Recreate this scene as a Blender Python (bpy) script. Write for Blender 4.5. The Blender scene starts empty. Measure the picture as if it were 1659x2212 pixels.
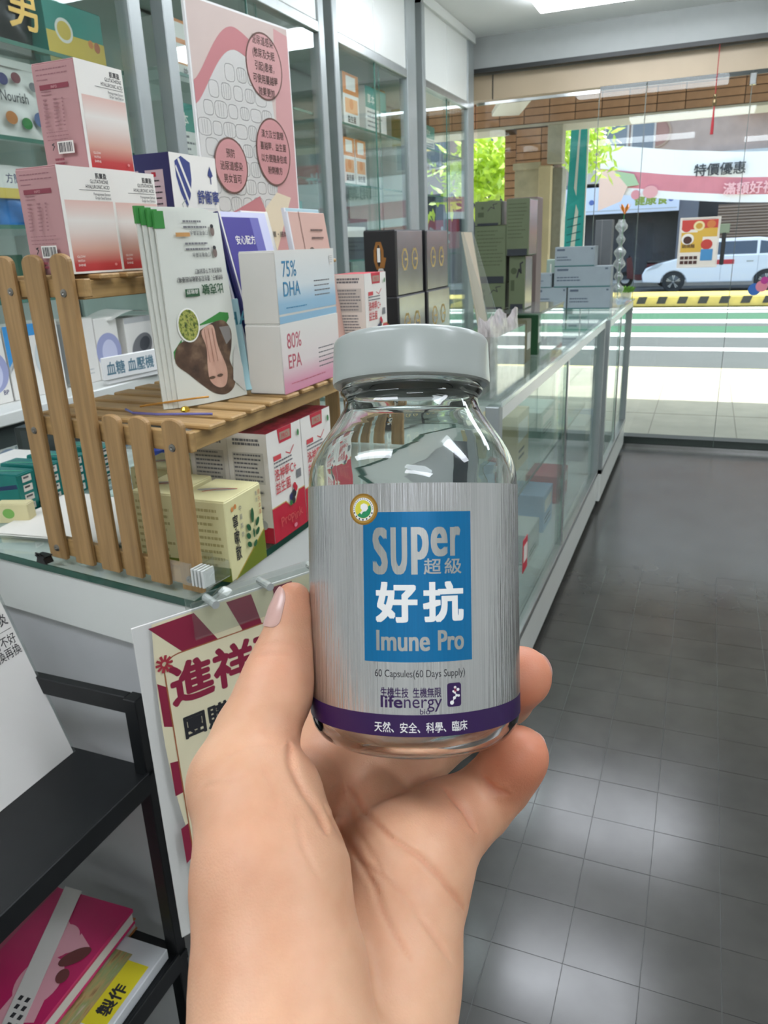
import bpy, bmesh, math, random
import numpy as np
from mathutils import Vector, Matrix

random.seed(7)
scene = bpy.context.scene
COL = scene.collection

# ------------------------------------------------------------------ camera
H = 1.35
ROT = ((0.926, -0.091, 0.366), (0.375, 0.319, -0.871), (-0.037, 0.944, 0.329))   # rows: world axes seen by the lens
rx = Vector(ROT[1]).normalized()
xx_ = Vector(ROT[0]); xx_ = (xx_ - rx * xx_.dot(rx)).normalized()
zz_ = xx_.cross(rx)
CAMROT = Matrix((xx_, rx, zz_))
cam_d = bpy.data.cameras.new('camera')
cam = bpy.data.objects.new('camera', cam_d)
COL.objects.link(cam)
cam.matrix_world = Matrix.Translation((0, 0, H)) @ CAMROT.to_4x4()
cam_d.sensor_fit = 'VERTICAL'
cam_d.sensor_height = 34.6
cam_d.lens = 34.6 * 1640 / 2212
cam_d.clip_start = 0.02
cam_d.clip_end = 300
cam_d.dof.use_dof = True
cam_d.dof.focus_distance = 0.30
cam_d.dof.aperture_fstop = 40
scene.camera = cam

# ------------------------------------------------------------------ world, sun, exposure
world = bpy.data.worlds.new('sky')
scene.world = world
world.use_nodes = True
wn = world.node_tree.nodes
wl = world.node_tree.links
bg = wn['Background']
sky = wn.new('ShaderNodeTexSky')
sky.sky_type = 'HOSEK_WILKIE'
sky.turbidity = 8.0
sky.ground_albedo = 0.4
sky.sun_direction = Vector((0.28, 0.46, 0.84)).normalized()
wl.new(sky.outputs['Color'], bg.inputs['Color'])
bg.inputs['Strength'].default_value = 14.0
sun_d = bpy.data.lights.new('sun', 'SUN')
sun_d.energy = 7.0
sun_d.angle = math.radians(0.6)
sun_d.color = (1.0, 0.95, 0.86)
sun = bpy.data.objects.new('sun', sun_d)
COL.objects.link(sun)
sun.location = (6, 20, 20)
sun.rotation_euler = Vector((0.28, 0.46, 0.84)).to_track_quat('Z', 'Y').to_euler()

scene.cycles.max_bounces = 20
scene.cycles.transmission_bounces = 20
scene.cycles.transparent_max_bounces = 32
scene.view_settings.view_transform = 'Standard'
scene.view_settings.look = 'None'
scene.view_settings.gamma = 1.0
scene.view_settings.use_curve_mapping = False
scene.view_settings.exposure = 0.0
LAMP = 16.5          # strength of the ceiling panels

# ------------------------------------------------------------------ materials
MATS = {}


def lin(c):
    return tuple((x / 12.92 if x <= 0.04045 else ((x + 0.055) / 1.055) ** 2.4) for x in c)


def hexc(h):
    return lin(tuple(int(h[i:i + 2], 16) / 255 for i in (0, 2, 4)))


def mat(name, color, rough=0.5, metal=0.0, var=0.0, vscale=20.0, bump=0.0, bscale=200.0, stretch=None,
        coat=0.0, spec=0.5, trans=0.0, ior=1.5, emit=None, estr=0.0, sss=0.0, sssr=(1, .35, .2), alpha=1.0, rvar=0.0):
    """Principled material; colour is sRGB hex; var adds a noise variation of the colour, bump a fine relief."""
    if name in MATS:
        return MATS[name]
    m = bpy.data.materials.new(name)
    m.use_nodes = True
    n, l = m.node_tree.nodes, m.node_tree.links
    b = n['Principled BSDF']
    c = hexc(color) if isinstance(color, str) else color
    b.inputs['Base Color'].default_value = (*c, 1)
    b.inputs['Roughness'].default_value = rough
    b.inputs['Metallic'].default_value = metal
    b.inputs['Specular IOR Level'].default_value = spec
    b.inputs['Coat Weight'].default_value = coat
    b.inputs['Transmission Weight'].default_value = trans
    b.inputs['IOR'].default_value = ior
    b.inputs['Alpha'].default_value = alpha
    if sss:
        b.inputs['Subsurface Weight'].default_value = sss
        b.inputs['Subsurface Radius'].default_value = sssr
        b.inputs['Subsurface Scale'].default_value = 0.004
    if emit:
        b.inputs['Emission Color'].default_value = (*hexc(emit), 1)
        b.inputs['Emission Strength'].default_value = estr
    if var or bump or rvar:
        tc = n.new('ShaderNodeTexCoord')
        mp = n.new('ShaderNodeMapping')
        l.new(tc.outputs['Object'], mp.inputs['Vector'])
        if stretch:
            mp.inputs['Scale'].default_value = stretch
    if var:
        t = n.new('ShaderNodeTexNoise')
        t.inputs['Scale'].default_value = vscale
        t.inputs['Detail'].default_value = 5
        l.new(mp.outputs['Vector'], t.inputs['Vector'])
        r = n.new('ShaderNodeValToRGB')
        r.color_ramp.elements[0].position = 0.3
        r.color_ramp.elements[1].position = 0.7
        r.color_ramp.elements[0].color = (*[x * (1 - var) for x in c], 1)
        r.color_ramp.elements[1].color = (*[min(1, x * (1 + var)) for x in c], 1)
        l.new(t.outputs['Fac'], r.inputs['Fac'])
        l.new(r.outputs['Color'], b.inputs['Base Color'])
    if rvar:
        t3 = n.new('ShaderNodeTexNoise')
        t3.inputs['Scale'].default_value = vscale * .6
        t3.inputs['Detail'].default_value = 4
        l.new(mp.outputs['Vector'], t3.inputs['Vector'])
        mr = n.new('ShaderNodeMapRange')
        mr.inputs['To Min'].default_value = max(0, rough - rvar)
        mr.inputs['To Max'].default_value = rough + rvar
        l.new(t3.outputs['Fac'], mr.inputs['Value'])
        l.new(mr.outputs['Result'], b.inputs['Roughness'])
    if bump:
        t2 = n.new('ShaderNodeTexNoise')
        t2.inputs['Scale'].default_value = bscale
        t2.inputs['Detail'].default_value = 3
        l.new(mp.outputs['Vector'], t2.inputs['Vector'])
        bp = n.new('ShaderNodeBump')
        bp.inputs['Strength'].default_value = bump
        bp.inputs['Distance'].default_value = 0.002
        l.new(t2.outputs['Fac'], bp.inputs['Height'])
        l.new(bp.outputs['Normal'], b.inputs['Normal'])
    MATS[name] = m
    return m


def pane_mat(name, tint='F4FAF8', refl=1.0, rough=0.0, haze=0.0):
    """Thin sheet glass: clear with a Fresnel reflection, slightly tinted."""
    if name in MATS:
        return MATS[name]
    m = bpy.data.materials.new(name)
    m.use_nodes = True
    n, l = m.node_tree.nodes, m.node_tree.links
    n.clear()
    out = n.new('ShaderNodeOutputMaterial')
    tr = n.new('ShaderNodeBsdfTransparent')
    tr.inputs['Color'].default_value = (*hexc(tint), 1)
    gl = n.new('ShaderNodeBsdfGlossy')
    gl.inputs['Roughness'].default_value = rough
    gl.inputs['Color'].default_value = (.95, .98, .97, 1)
    lw = n.new('ShaderNodeLayerWeight')      # Schlick's curve, the same from both sides of the sheet
    lw.inputs['Blend'].default_value = 0.5
    pw = n.new('ShaderNodeMath')
    pw.operation = 'POWER'
    pw.inputs[1].default_value = 5
    l.new(lw.outputs['Facing'], pw.inputs[0])
    mu = n.new('ShaderNodeMath')
    mu.operation = 'MULTIPLY_ADD'
    mu.use_clamp = True
    mu.inputs[1].default_value = .9 * refl
    mu.inputs[2].default_value = .045 * refl
    l.new(pw.outputs[0], mu.inputs[0])
    mx = n.new('ShaderNodeMixShader')
    l.new(mu.outputs[0], mx.inputs['Fac'])
    l.new(tr.outputs[0], mx.inputs[1])
    l.new(gl.outputs[0], mx.inputs[2])
    last = mx
    if haze:
        df = n.new('ShaderNodeBsdfDiffuse')
        df.inputs['Color'].default_value = (.8, .85, .83, 1)
        m2 = n.new('ShaderNodeMixShader')
        m2.inputs['Fac'].default_value = haze
        l.new(mx.outputs[0], m2.inputs[1])
        l.new(df.outputs[0], m2.inputs[2])
        last = m2
    l.new(last.outputs[0], out.inputs['Surface'])
    MATS[name] = m
    return m


def grad_mat(name, stops, rough=0.45):
    """Printed colour gradient along the print's own height (UV.y)."""
    if name in MATS:
        return MATS[name]
    m = bpy.data.materials.new(name)
    m.use_nodes = True
    n, l = m.node_tree.nodes, m.node_tree.links
    b = n['Principled BSDF']
    b.inputs['Roughness'].default_value = rough
    uv = n.new('ShaderNodeTexCoord')
    sp = n.new('ShaderNodeSeparateXYZ')
    l.new(uv.outputs['UV'], sp.inputs[0])
    r = n.new('ShaderNodeValToRGB')
    e = r.color_ramp.elements
    while len(e) < len(stops):
        e.new(0.5)
    for k, (p, c) in enumerate(stops):
        e[k].position = p
        e[k].color = (*hexc(c), 1)
    l.new(sp.outputs['Y'], r.inputs['Fac'])
    l.new(r.outputs['Color'], b.inputs['Base Color'])
    MATS[name] = m
    return m


def photo_mat(name, cols, scale=6.0, rough=0.4):
    """Printed picture reduced to soft patches of a few colours."""
    if name in MATS:
        return MATS[name]
    m = bpy.data.materials.new(name)
    m.use_nodes = True
    n, l = m.node_tree.nodes, m.node_tree.links
    b = n['Principled BSDF']
    b.inputs['Roughness'].default_value = rough
    uv = n.new('ShaderNodeTexCoord')
    t = n.new('ShaderNodeTexNoise')
    t.inputs['Scale'].default_value = scale
    t.inputs['Detail'].default_value = 3
    l.new(uv.outputs['UV'], t.inputs['Vector'])
    r = n.new('ShaderNodeValToRGB')
    e = r.color_ramp.elements
    while len(e) < len(cols):
        e.new(0.5)
    for k, c in enumerate(cols):
        e[k].position = 0.3 + 0.4 * k / max(1, len(cols) - 1)
        e[k].color = (*hexc(c), 1)
    l.new(t.outputs['Fac'], r.inputs['Fac'])
    l.new(r.outputs['Color'], b.inputs['Base Color'])
    MATS[name] = m
    return m


def wood_mat(name, c1, c2, axis):
    """Bamboo: fine streaks running along one object axis."""
    if name in MATS:
        return MATS[name]
    s = [90, 90, 90]
    s[axis] = 5
    m = mat(name, c1, rough=.5, bump=.12, bscale=4.0, stretch=tuple(s))
    n, l = m.node_tree.nodes, m.node_tree.links
    b = n['Principled BSDF']
    mp = next(x for x in n if x.type == 'MAPPING')
    oi = n.new('ShaderNodeObjectInfo')
    va = n.new('ShaderNodeVectorMath')
    va.operation = 'ADD'
    l.new(mp.outputs['Vector'], va.inputs[0])
    cb = n.new('ShaderNodeCombineXYZ')
    mm = n.new('ShaderNodeMath')
    mm.operation = 'MULTIPLY'
    mm.inputs[1].default_value = 40
    l.new(oi.outputs['Random'], mm.inputs[0])
    for k in range(3):
        l.new(mm.outputs[0], cb.inputs[k])
    l.new(cb.outputs[0], va.inputs[1])
    t = n.new('ShaderNodeTexNoise')
    t.inputs['Scale'].default_value = 1.6
    t.inputs['Detail'].default_value = 4
    l.new(va.outputs[0], t.inputs['Vector'])
    r = n.new('ShaderNodeValToRGB')
    r.color_ramp.elements[0].position = 0.32
    r.color_ramp.elements[1].position = 0.66
    r.color_ramp.elements[0].color = (*hexc(c2), 1)
    r.color_ramp.elements[1].color = (*hexc(c1), 1)
    l.new(t.outputs['Fac'], r.inputs['Fac'])
    l.new(r.outputs['Color'], b.inputs['Base Color'])
    return m


# ------------------------------------------------------------------ mesh helpers
class MB:
    def __init__(s):
        s.v, s.f, s.m, s.uv, s.mats = [], [], [], [], []

    def mi(s, m):
        if m not in s.mats:
            s.mats.append(m)
        return s.mats.index(m)

    def face(s, pts, m, uv=None):
        i = len(s.v)
        s.v += [tuple(p) for p in pts]
        s.f.append(tuple(range(i, i + len(pts))))
        s.m.append(s.mi(m))
        s.uv.append(uv or [(0, 0)] * len(pts))

    def mesh_(s, vs, fs, m):
        i = len(s.v)
        k = s.mi(m)
        s.v += [tuple(p) for p in vs]
        for f in fs:
            s.f.append(tuple(a + i for a in f))
            s.m.append(k)
            s.uv.append([(0, 0)] * len(f))

    def box(s, x0, y0, z0, x1, y1, z1, m):
        vs = [(x0, y0, z0), (x1, y0, z0), (x1, y1, z0), (x0, y1, z0), (x0, y0, z1), (x1, y0, z1), (x1, y1, z1), (x0, y1, z1)]
        s.mesh_(vs, [(3, 2, 1, 0), (4, 5, 6, 7), (0, 1, 5, 4), (1, 2, 6, 5), (2, 3, 7, 6), (3, 0, 4, 7)], m)

    def prism(s, poly, z0, z1, m, axis='z'):
        """poly: counter-clockwise 2-D outline, extruded along an axis."""
        n = len(poly)

        def P(a, b, c):
            return (a, b, c) if axis == 'z' else ((c, a, b) if axis == 'x' else (b, c, a))
        vs = [P(x, y, z0) for x, y in poly] + [P(x, y, z1) for x, y in poly]
        fs = [tuple(range(n - 1, -1, -1)), tuple(range(n, 2 * n))]
        fs += [(k, (k + 1) % n, n + (k + 1) % n, n + k) for k in range(n)]
        s.mesh_(vs, fs, m)

    def tube(s, pts, r, m, seg=10, cap=True):
        pts = [Vector(p) for p in pts]
        rs = r if isinstance(r, (list, tuple)) else [r] * len(pts)
        vs, fs = [], []
        t0 = (pts[1] - pts[0]).normalized()
        nrm = t0.orthogonal().normalized()
        for k, p in enumerate(pts):
            t = (pts[min(k + 1, len(pts) - 1)] - pts[max(k - 1, 0)]).normalized()
            nrm = (nrm - t * nrm.dot(t)).normalized()
            bn = t.cross(nrm)
            for j in range(seg):
                a = 2 * math.pi * j / seg
                vs.append(p + (nrm * math.cos(a) + bn * math.sin(a)) * rs[k])
        for k in range(len(pts) - 1):
            for j in range(seg):
                fs.append((k * seg + j, k * seg + (j + 1) % seg, (k + 1) * seg + (j + 1) % seg, (k + 1) * seg + j))
        if cap:
            fs.append(tuple(range(seg - 1, -1, -1)))
            fs.append(tuple(range((len(pts) - 1) * seg, len(pts) * seg)))
        s.mesh_(vs, fs, m)

    def lathe(s, prof, m, seg=48, a0=0.0, a1=2 * math.pi):
        """prof: (radius, z) from bottom to top, around local Z."""
        full = abs(a1 - a0 - 2 * math.pi) < 1e-6
        n = seg if full else seg + 1
        vs, fs = [], []
        for r, z in prof:
            for j in range(n):
                a = a0 + (a1 - a0) * j / seg
                vs.append((r * math.cos(a), r * math.sin(a), z))
        for k in range(len(prof) - 1):
            for j in range(seg):
                j2 = (j + 1) % n
                fs.append((k * n + j, k * n + j2, (k + 1) * n + j2, (k + 1) * n + j))
        s.mesh_(vs, fs, m)

    def build(s, name, parent=None, loc=(0, 0, 0), rot=(0, 0, 0), smooth=False, bevel=0.0, bseg=1, weld=False):
        me = bpy.data.meshes.new(name)
        me.from_pydata(s.v, [], s.f)
        for m in s.mats:
            me.materials.append(m)
        me.polygons.foreach_set('material_index', s.m)
        ul = me.uv_layers.new(name='UVMap')
        ul.data.foreach_set('uv', [c for u in s.uv for p in u for c in p])
        if bevel or weld:
            bm = bmesh.new()
            bm.from_mesh(me)
            bmesh.ops.remove_doubles(bm, verts=bm.verts, dist=1e-6)
            if bevel:
                es = [e for e in bm.edges if len(e.link_faces) == 2 and e.calc_face_angle(0) > 0.6]
                bmesh.ops.bevel(bm, geom=es, offset=bevel, segments=bseg, affect='EDGES', profile=0.5, clamp_overlap=True)
            bm.to_mesh(me)
            bm.free()
        if smooth:
            me.shade_smooth() if hasattr(me, 'shade_smooth') else None
            if smooth == 'auto':
                try:
                    me.set_sharp_from_angle(angle=math.radians(38))
                except Exception:
                    pass
        me.update()
        o = bpy.data.objects.new(name, me)
        COL.objects.link(o)
        o.location = loc
        o.rotation_euler = rot
        if parent is not None:
            o.parent = parent
        return o


def tag(o, label=None, cat=None, group=None, kind=None):
    if label:
        o['label'] = label
    if cat:
        o['category'] = cat
    if group:
        o['group'] = group
    if kind:
        o['kind'] = kind
    return o


def thing(name, label, cat, loc=(0, 0, 0), rz=0.0, group=None, rot=None):
    o = bpy.data.objects.new(name, None)
    o.empty_display_size = 0.05
    COL.objects.link(o)
    o.location = loc
    o.rotation_euler = rot or (0, 0, rz)
    return tag(o, label, cat, group)


def struct(name, mb, parent=None, **k):
    o = mb.build(name, parent, **k)
    if parent is None:
        o['kind'] = 'structure'
    return o


def copy_tree(o, parent=None):
    c = o.copy()
    COL.objects.link(c)
    c.parent = parent
    for ch in list(o.children):
        copy_tree(ch, c)
    return c


# ------------------------------------------------------------------ printing: lettering and shapes laid on a face
TXT = {}


def text_mesh(s, bold=0.0, res=2):
    key = (s, bold, res)
    if key not in TXT:
        c = bpy.data.curves.new('t', 'FONT')
        c.body = s
        c.resolution_u = res
        c.size = 1.0
        o = bpy.data.objects.new('t', c)
        me = bpy.data.meshes.new_from_object(o)
        v0 = [(v.co.x, v.co.y) for v in me.vertices]
        f0 = [tuple(p.vertices) for p in me.polygons]
        vs, fs = [(x, y, 0) for x, y in v0], list(f0)
        if bold > .006:      # heavier strokes: the same outline laid again a little to every side
            for a_ in range(8):
                dx, dy = bold * math.cos(a_ * math.pi / 4), bold * math.sin(a_ * math.pi / 4)
                i0 = len(vs)
                vs += [(x + dx, y + dy, a_ + 1) for x, y in v0]
                fs += [tuple(i + i0 for i in f) for f in f0]
        bpy.data.objects.remove(o)
        bpy.data.meshes.remove(me)
        bpy.data.curves.remove(c)
        TXT[key] = (vs, fs)
    return TXT[key]


class Print:
    """Flat print on a face: origin, u and v axes (metres), normal; positions are fractions of the face."""

    def __init__(s, org, u, v, w, h):
        s.o, s.u, s.v = Vector(org), Vector(u).normalized(), Vector(v).normalized()
        s.w, s.h = w, h
        s.n = s.u.cross(s.v)
        s.k = 0
        s.mb = MB()
        s.lift = 0.00025

    def P(s, a, b):
        return s.o + s.u * (a * s.w) + s.v * (b * s.h) + s.n * (s.lift + s.k * 0.00012)

    def rect(s, a0, b0, a1, b1, m):
        s.mb.face([s.P(a0, b0), s.P(a1, b0), s.P(a1, b1), s.P(a0, b1)], m, [(0, 0), (1, 0), (1, 1), (0, 1)])
        s.k += 1

    def poly(s, pts, m):
        us = [p[0] for p in pts]
        vs = [p[1] for p in pts]
        du, dv = max(us) - min(us) or 1, max(vs) - min(vs) or 1
        s.mb.face([s.P(a, b) for a, b in pts], m, [((a - min(us)) / du, (b - min(vs)) / dv) for a, b in pts])
        s.k += 1

    def ell(s, ca, cb, ra, rb, m, seg=28, rot=0.0):
        """radii in fractions of the face height"""
        q = s.h / s.w
        pts = []
        for j in range(seg):
            t = 2 * math.pi * j / seg
            x, y = ra * math.cos(t), rb * math.sin(t)
            pts.append((ca + (x * math.cos(rot) - y * math.sin(rot)) * q, cb + x * math.sin(rot) + y * math.cos(rot)))
        s.poly(pts, m)

    def line(s, pts, wd, m):
        """polyline; wd in fractions of the face height"""
        q = s.w / s.h
        P2 = [Vector((a * q, b)) for a, b in pts]
        for a, b in zip(P2, P2[1:]):
            d_ = b - a
            if d_.length < 1e-9:
                continue
            d_.normalize()
            n_ = Vector((-d_.y, d_.x)) * wd / 2
            a2, b2 = a - d_ * wd * .3, b + d_ * wd * .3
            s.mb.face([s.P(p.x / q, p.y) for p in (a2 - n_, b2 - n_, b2 + n_, a2 + n_)], m)
        s.k += 1

    def text(s, txt, a, b, hh, m, bold=0.0, sx=1.0, al='l', rot=0.0, res=2):
        """cap height about 0.72*hh; (a,b) = baseline start; hh in fractions of the face height"""
        vs, fs = text_mesh(txt, bold, res)
        if not vs:
            return
        mx = max(v[0] for v in vs)
        mn = min(v[0] for v in vs)
        off = -mn if al == 'l' else (-(mx + mn) / 2 if al == 'c' else -mx)
        q = s.w / s.h
        out = []
        for x, y, ly in vs:
            x, y = (x + off) * hh * sx, y * hh
            if rot:
                x, y = x * math.cos(rot) - y * math.sin(rot), x * math.sin(rot) + y * math.cos(rot)
            out.append(s.P(a + x / q, b + y) + s.n * (ly * .000009))
        s.mb.mesh_(out, fs, m)
        s.k += 1

    def lines(s, a0, a1, b, n, dy, wd, m, jag=0.0):
        """n rows of tiny print reduced to fine broken bars"""
        for r in range(n):
            x = a0
            y = b - r * dy
            end = a1 - random.random() * jag * (a1 - a0)
            while x < end:
                w = random.uniform(.03, .12) * (a1 - a0) + .01
                s.mb.face([s.P(x, y), s.P(min(x + w, end), y), s.P(min(x + w, end), y + wd), s.P(x, y + wd)], m)
                x += w + .018 * (a1 - a0)
        s.k += 1

    def build(s, parent, name='print'):
        return s.mb.build(name, parent)


def smooth_poly(pts, n=5):
    """closed Catmull-Rom curve through the points"""
    m_ = len(pts)
    out = []
    for k in range(m_):
        p0, p1, p2, p3 = [Vector(pts[(k + j) % m_]) for j in (-1, 0, 1, 2)]
        for i in range(n):
            t_ = i / n
            q = .5 * ((2 * p1) + (p2 - p0) * t_ + (2 * p0 - 5 * p1 + 4 * p2 - p3) * t_ ** 2 + (3 * p1 - p0 - 3 * p2 + p3) * t_ ** 3)
            out.append((q.x, q.y))
    return out


def bevbox(name, x0, y0, z0, x1, y1, z1, m, parent=None, bevel=0.001, seg=1, **k):
    b = MB()
    b.box(x0, y0, z0, x1, y1, z1, m)
    return b.build(name, parent, bevel=bevel, bseg=seg, **k)


def faces_of(w, d, h):
    """Print frames of a carton w (x) by d (y) by h (z), base centre at the origin."""
    return {
        'mY': ((-w / 2, -d / 2, 0), (1, 0, 0), (0, 0, 1), w, h),
        'pX': ((w / 2, -d / 2, 0), (0, 1, 0), (0, 0, 1), d, h),
        'pY': ((w / 2, d / 2, 0), (-1, 0, 0), (0, 0, 1), w, h),
        'mX': ((-w / 2, d / 2, 0), (0, -1, 0), (0, 0, 1), d, h),
        'top': ((-w / 2, -d / 2, h), (1, 0, 0), (0, 1, 0), w, d),
    }


def carton(name, label, cat, loc, rz, size, m, prints=None, group=None, flap=True, flapm=None, rot=None):
    """Folding carton: body, tucked top flap and the prints of its faces."""
    w, d_, h = size
    t = thing(name, label, cat, loc, rz, group, rot=rot)
    fl = 0.0012 if flap else 0
    bevbox('carton_body', -w / 2, -d_ / 2, 0, w / 2, d_ / 2, h - fl, m, t, bevel=min(.0012, h * .03))
    if flap:
        bevbox('tuck_flap', -w / 2 + .0008, -d_ / 2 + .0008, h - fl - .0002, w / 2 - .0008, d_ / 2 - .0008, h, flapm or m, t, bevel=.0005)
    F = faces_of(w, d_, h)
    for key, fn in (prints or {}).items():
        p = Print(*F[key])
        fn(p)
        p.build(t, {'mY': 'end_print', 'pX': 'front_print', 'pY': 'back_print', 'mX': 'side_print', 'top': 'top_print'}[key])
    return t


# shared materials
INK = mat('black_ink', '2A2A2E', .5)
WHITE = mat('white_card', 'E2E0DA', .5, var=.02)
CREAMW = mat('white_print', 'E9E6DE', .5)
GREYINK = mat('grey_ink', '77777A', .5)
LGREY = mat('light_grey_print', 'B9BBBA', .5)
REDINK = mat('red_ink', 'C2233A', .45)
GREENINK = mat('green_ink', '2F7A3A', .45)
NAVY = mat('navy_print', '2B2C66', .45)
GLASS = pane_mat('clear_sheet_glass')
GREENGLASS = pane_mat('greenish_sheet_glass', 'F8FBFA', 1.0)
WINGLASS = pane_mat('shop_window_glass', 'F6FAF8', .35)
ACRYL = pane_mat('clear_acrylic', 'F3F6F5', 1.0, .02, .05)
GEDGE = mat('green_glass_edge', '0F4A3C', .12, trans=.35, spec=.6)
ALU = mat('brushed_aluminium', 'A9AEAD', .32, .85, var=.05, vscale=40, stretch=(1, 1, .05))
ALUP = mat('grey_painted_aluminium', '9EA5A4', .35, .3, var=.03)
CHROME = mat('chrome', 'D8DADA', .12, 1.0)
LAM = mat('white_laminate', 'DDE0DB', .3, var=.015, vscale=6)
BLACKM = mat('black_coated_metal', '15181A', .42, .2, var=.1, vscale=60)
BLACKP = mat('black_plastic', '101214', .35)
# ================================================================== THE SHOP SHELL
SLATE = mat('dark_slate_tile', '43423F', .20, var=.17, vscale=7, rvar=.06, bump=.02, bscale=60, spec=.6)
GROUT = mat('grey_grout', '565755', .7, var=.1)
n_, l_ = SLATE.node_tree.nodes, SLATE.node_tree.links
# cloudy wear on the slate, in room coordinates so that it runs on from tile to tile
geo = n_.new('ShaderNodeNewGeometry')
for nd in [x for x in n_ if x.type == 'MAPPING']:
    l_.new(geo.outputs['Position'], nd.inputs['Vector'])
CEIL = mat('white_ceiling', 'F0F1EE', .8, var=.015, vscale=4)
WALLM = mat('white_wall_paint', 'DCDCD6', .7, var=.02)
BEIGE = mat('beige_shutter_box', 'B7A58A', .45, var=.05, vscale=3)
DARKT = mat('dark_rubber_trim', '2A2D2C', .5)
CONC = mat('pale_concrete', 'B5B0A6', .8, var=.08, vscale=5)

b = MB()
b.box(-2.1, -2.6, -.12, 2.8, 5.3, -.0012, GROUT)
fl = struct('floor', b)
b = MB()
TS = .1447
X0, Y0 = -.4300, .72
NX, NY = 13, 17
b.box(-2.1, -2.6, -.003, X0, 5.3, 0, SLATE)
b.box(X0, -2.6, -.003, 2.8, Y0, 0, SLATE)
b.box(X0, Y0 + NY * TS, -.003, 2.8, 5.3, 0, SLATE)
b.box(X0 + NX * TS, Y0, -.003, 2.8, Y0 + NY * TS, 0, SLATE)
b.build('slate_field', fl)
g = .0007
tb = MB()
tb.box(g, g, 0, TS - g, TS - g, .003, SLATE)
t0 = tb.build('tile', fl)
for i in range(NX):
    for j in range(NY):
        o = t0 if (i, j) == (0, 0) else t0.copy()
        if o is not t0:
            COL.objects.link(o)
        o.location = (X0 + i * TS, Y0 + j * TS, -.003 + random.uniform(-.0002, .0))
        o.rotation_euler = (random.uniform(-.001, .001), random.uniform(-.001, .001), 0)

b = MB(); b.box(-2.1, -2.6, -.1, -1.95, 5.3, 2.7, WALLM); struct('wall_left', b)
b = MB(); b.box(2.7, -2.6, -.1, 2.85, 5.3, 2.7, WALLM); struct('wall_right', b)
b = MB(); b.box(-2.1, -2.75, -.1, 2.85, -2.6, 2.7, WALLM); struct('wall_back', b)
b = MB(); b.box(-2.1, -2.75, 2.55, 2.85, 5.45, 2.75, CEIL)
ce = struct('ceiling', b)
# seams of the access panel in the ceiling
b = MB()
SEAM = mat('ceiling_seam', '9A9D99', .8)
b.box(-.55, 4.62, 2.5488, 1.2, 4.624, 2.5502, SEAM)
b.box(-.55, 4.62, 2.5488, -.546, 4.95, 2.5502, SEAM)
b.box(.35, 4.3, 2.5488, .354, 4.95, 2.5502, SEAM)
b.build('panel_seam', ce)
# fascia above the shop window
b = MB(); b.box(-1.95, 5.24, 2.372, 2.7, 5.45, 2.55, mat('grey_fascia_paint', 'A9ADAA', .7, var=.02)); struct('wall_front', b)
b = MB(); b.box(-1.95, 5.225, 2.352, 2.7, 5.26, 2.376, DARKT); struct('trim_1', b)
b = MB(); b.box(-1.95, 5.32, 2.215, 2.7, 5.45, 2.352, BEIGE)
sb = struct('wall_shutter_box', b)
b = MB(); b.box(-.70, 5.31, 2.196, 2.7, 5.34, 2.216, DARKT); struct('trim_2', b)
b = MB(); b.box(-1.37, 5.315, 2.21, -1.365, 5.3195, 2.352, DARKT); b.build('panel_joint', sb)

# shop window: four tall panes on a floor channel
LAMPM = mat('ceiling_lamp_diffuser', 'F4F8F8', .5, emit='F1F6FF', estr=LAMP)
w = struct('window_1', (lambda m: (m.box(-1.47, 5.30, 2.182, -.70, 5.318, 2.198, CHROME), m)[1])(MB()))
for k, (xa, xb, zt) in enumerate(((-1.465, -.703, 2.182), (-.697, -.433, 2.215), (-.427, .139, 2.215), (.145, 1.25, 2.215), (1.256, 2.69, 2.215))):
    b = MB()
    b.box(xa, 5.303, .025, xb, 5.313, zt, WINGLASS)
    b.build('pane', w)
    b = MB()
    b.box(xb - .0008, 5.3028, .025, xb + .0030, 5.3132, zt, mat('pane_edge', '6E7C74', .2, trans=.3))
    b.build('pane_edge', w)
b = MB(); b.box(-1.47, 5.285, 0, 2.69, 5.33, .022, CHROME); b.build('floor_channel', w)
b = MB(); b.box(-1.47, 5.335, -.03, 2.69, 5.44, .06, DARKT); b.build('kick_rail', w)
b = MB(); b.box(.125, 5.292, 2.14, .16, 5.324, 2.20, CHROME); b.build('patch_fitting', w, bevel=.002)
b = MB(); b.box(-.72, 5.2, .1, -.715, 5.21, .2, CHROME)

# ceiling lamps: long panels, diffusers lowered so their sides brighten the ceiling
LFR = mat('white_lamp_frame', 'E8EAE8', .4)
k = 0
for lx, ly, lab in ((-.356, 4.56, 'long white ceiling lamp panel closest to the shop window'), (-.58, 3.2, 'long white ceiling lamp panel above the glass counter'),
                    (1.3, 2.6, 'long white ceiling lamp panel over the open aisle'), (-.3, 1.3, 'long white ceiling lamp panel above the bottle'),
                    (1.2, .4, 'long white ceiling lamp panel beside the aisle'), (-.9, -.5, 'long white ceiling lamp panel above the back of the shop'), (.9, -1.5, 'long white ceiling lamp panel by the back wall')):
    t = thing('ceiling_lamp', lab, 'lamp', (lx, ly, 2.55), 0, 'ceiling lamp panels')
    b = MB()
    W_, D_ = .62, .16
    for (xa, ya, xb, yb) in ((-W_, -D_, W_, -D_ + .02), (-W_, D_ - .02, W_, D_), (-W_, -D_ + .02, -W_ + .02, D_ - .02), (W_ - .02, -D_ + .02, W_, D_ - .02)):
        b.box(xa, ya, -.016, xb, yb, -.0005, LFR)
    b.build('lamp_frame', t)
    b = MB()
    b.box(-W_ + .02, -D_ + .02, -.055, W_ - .02, D_ - .02, -.010, LAMPM)
    b.build('diffuser', t, bevel=.008)

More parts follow.
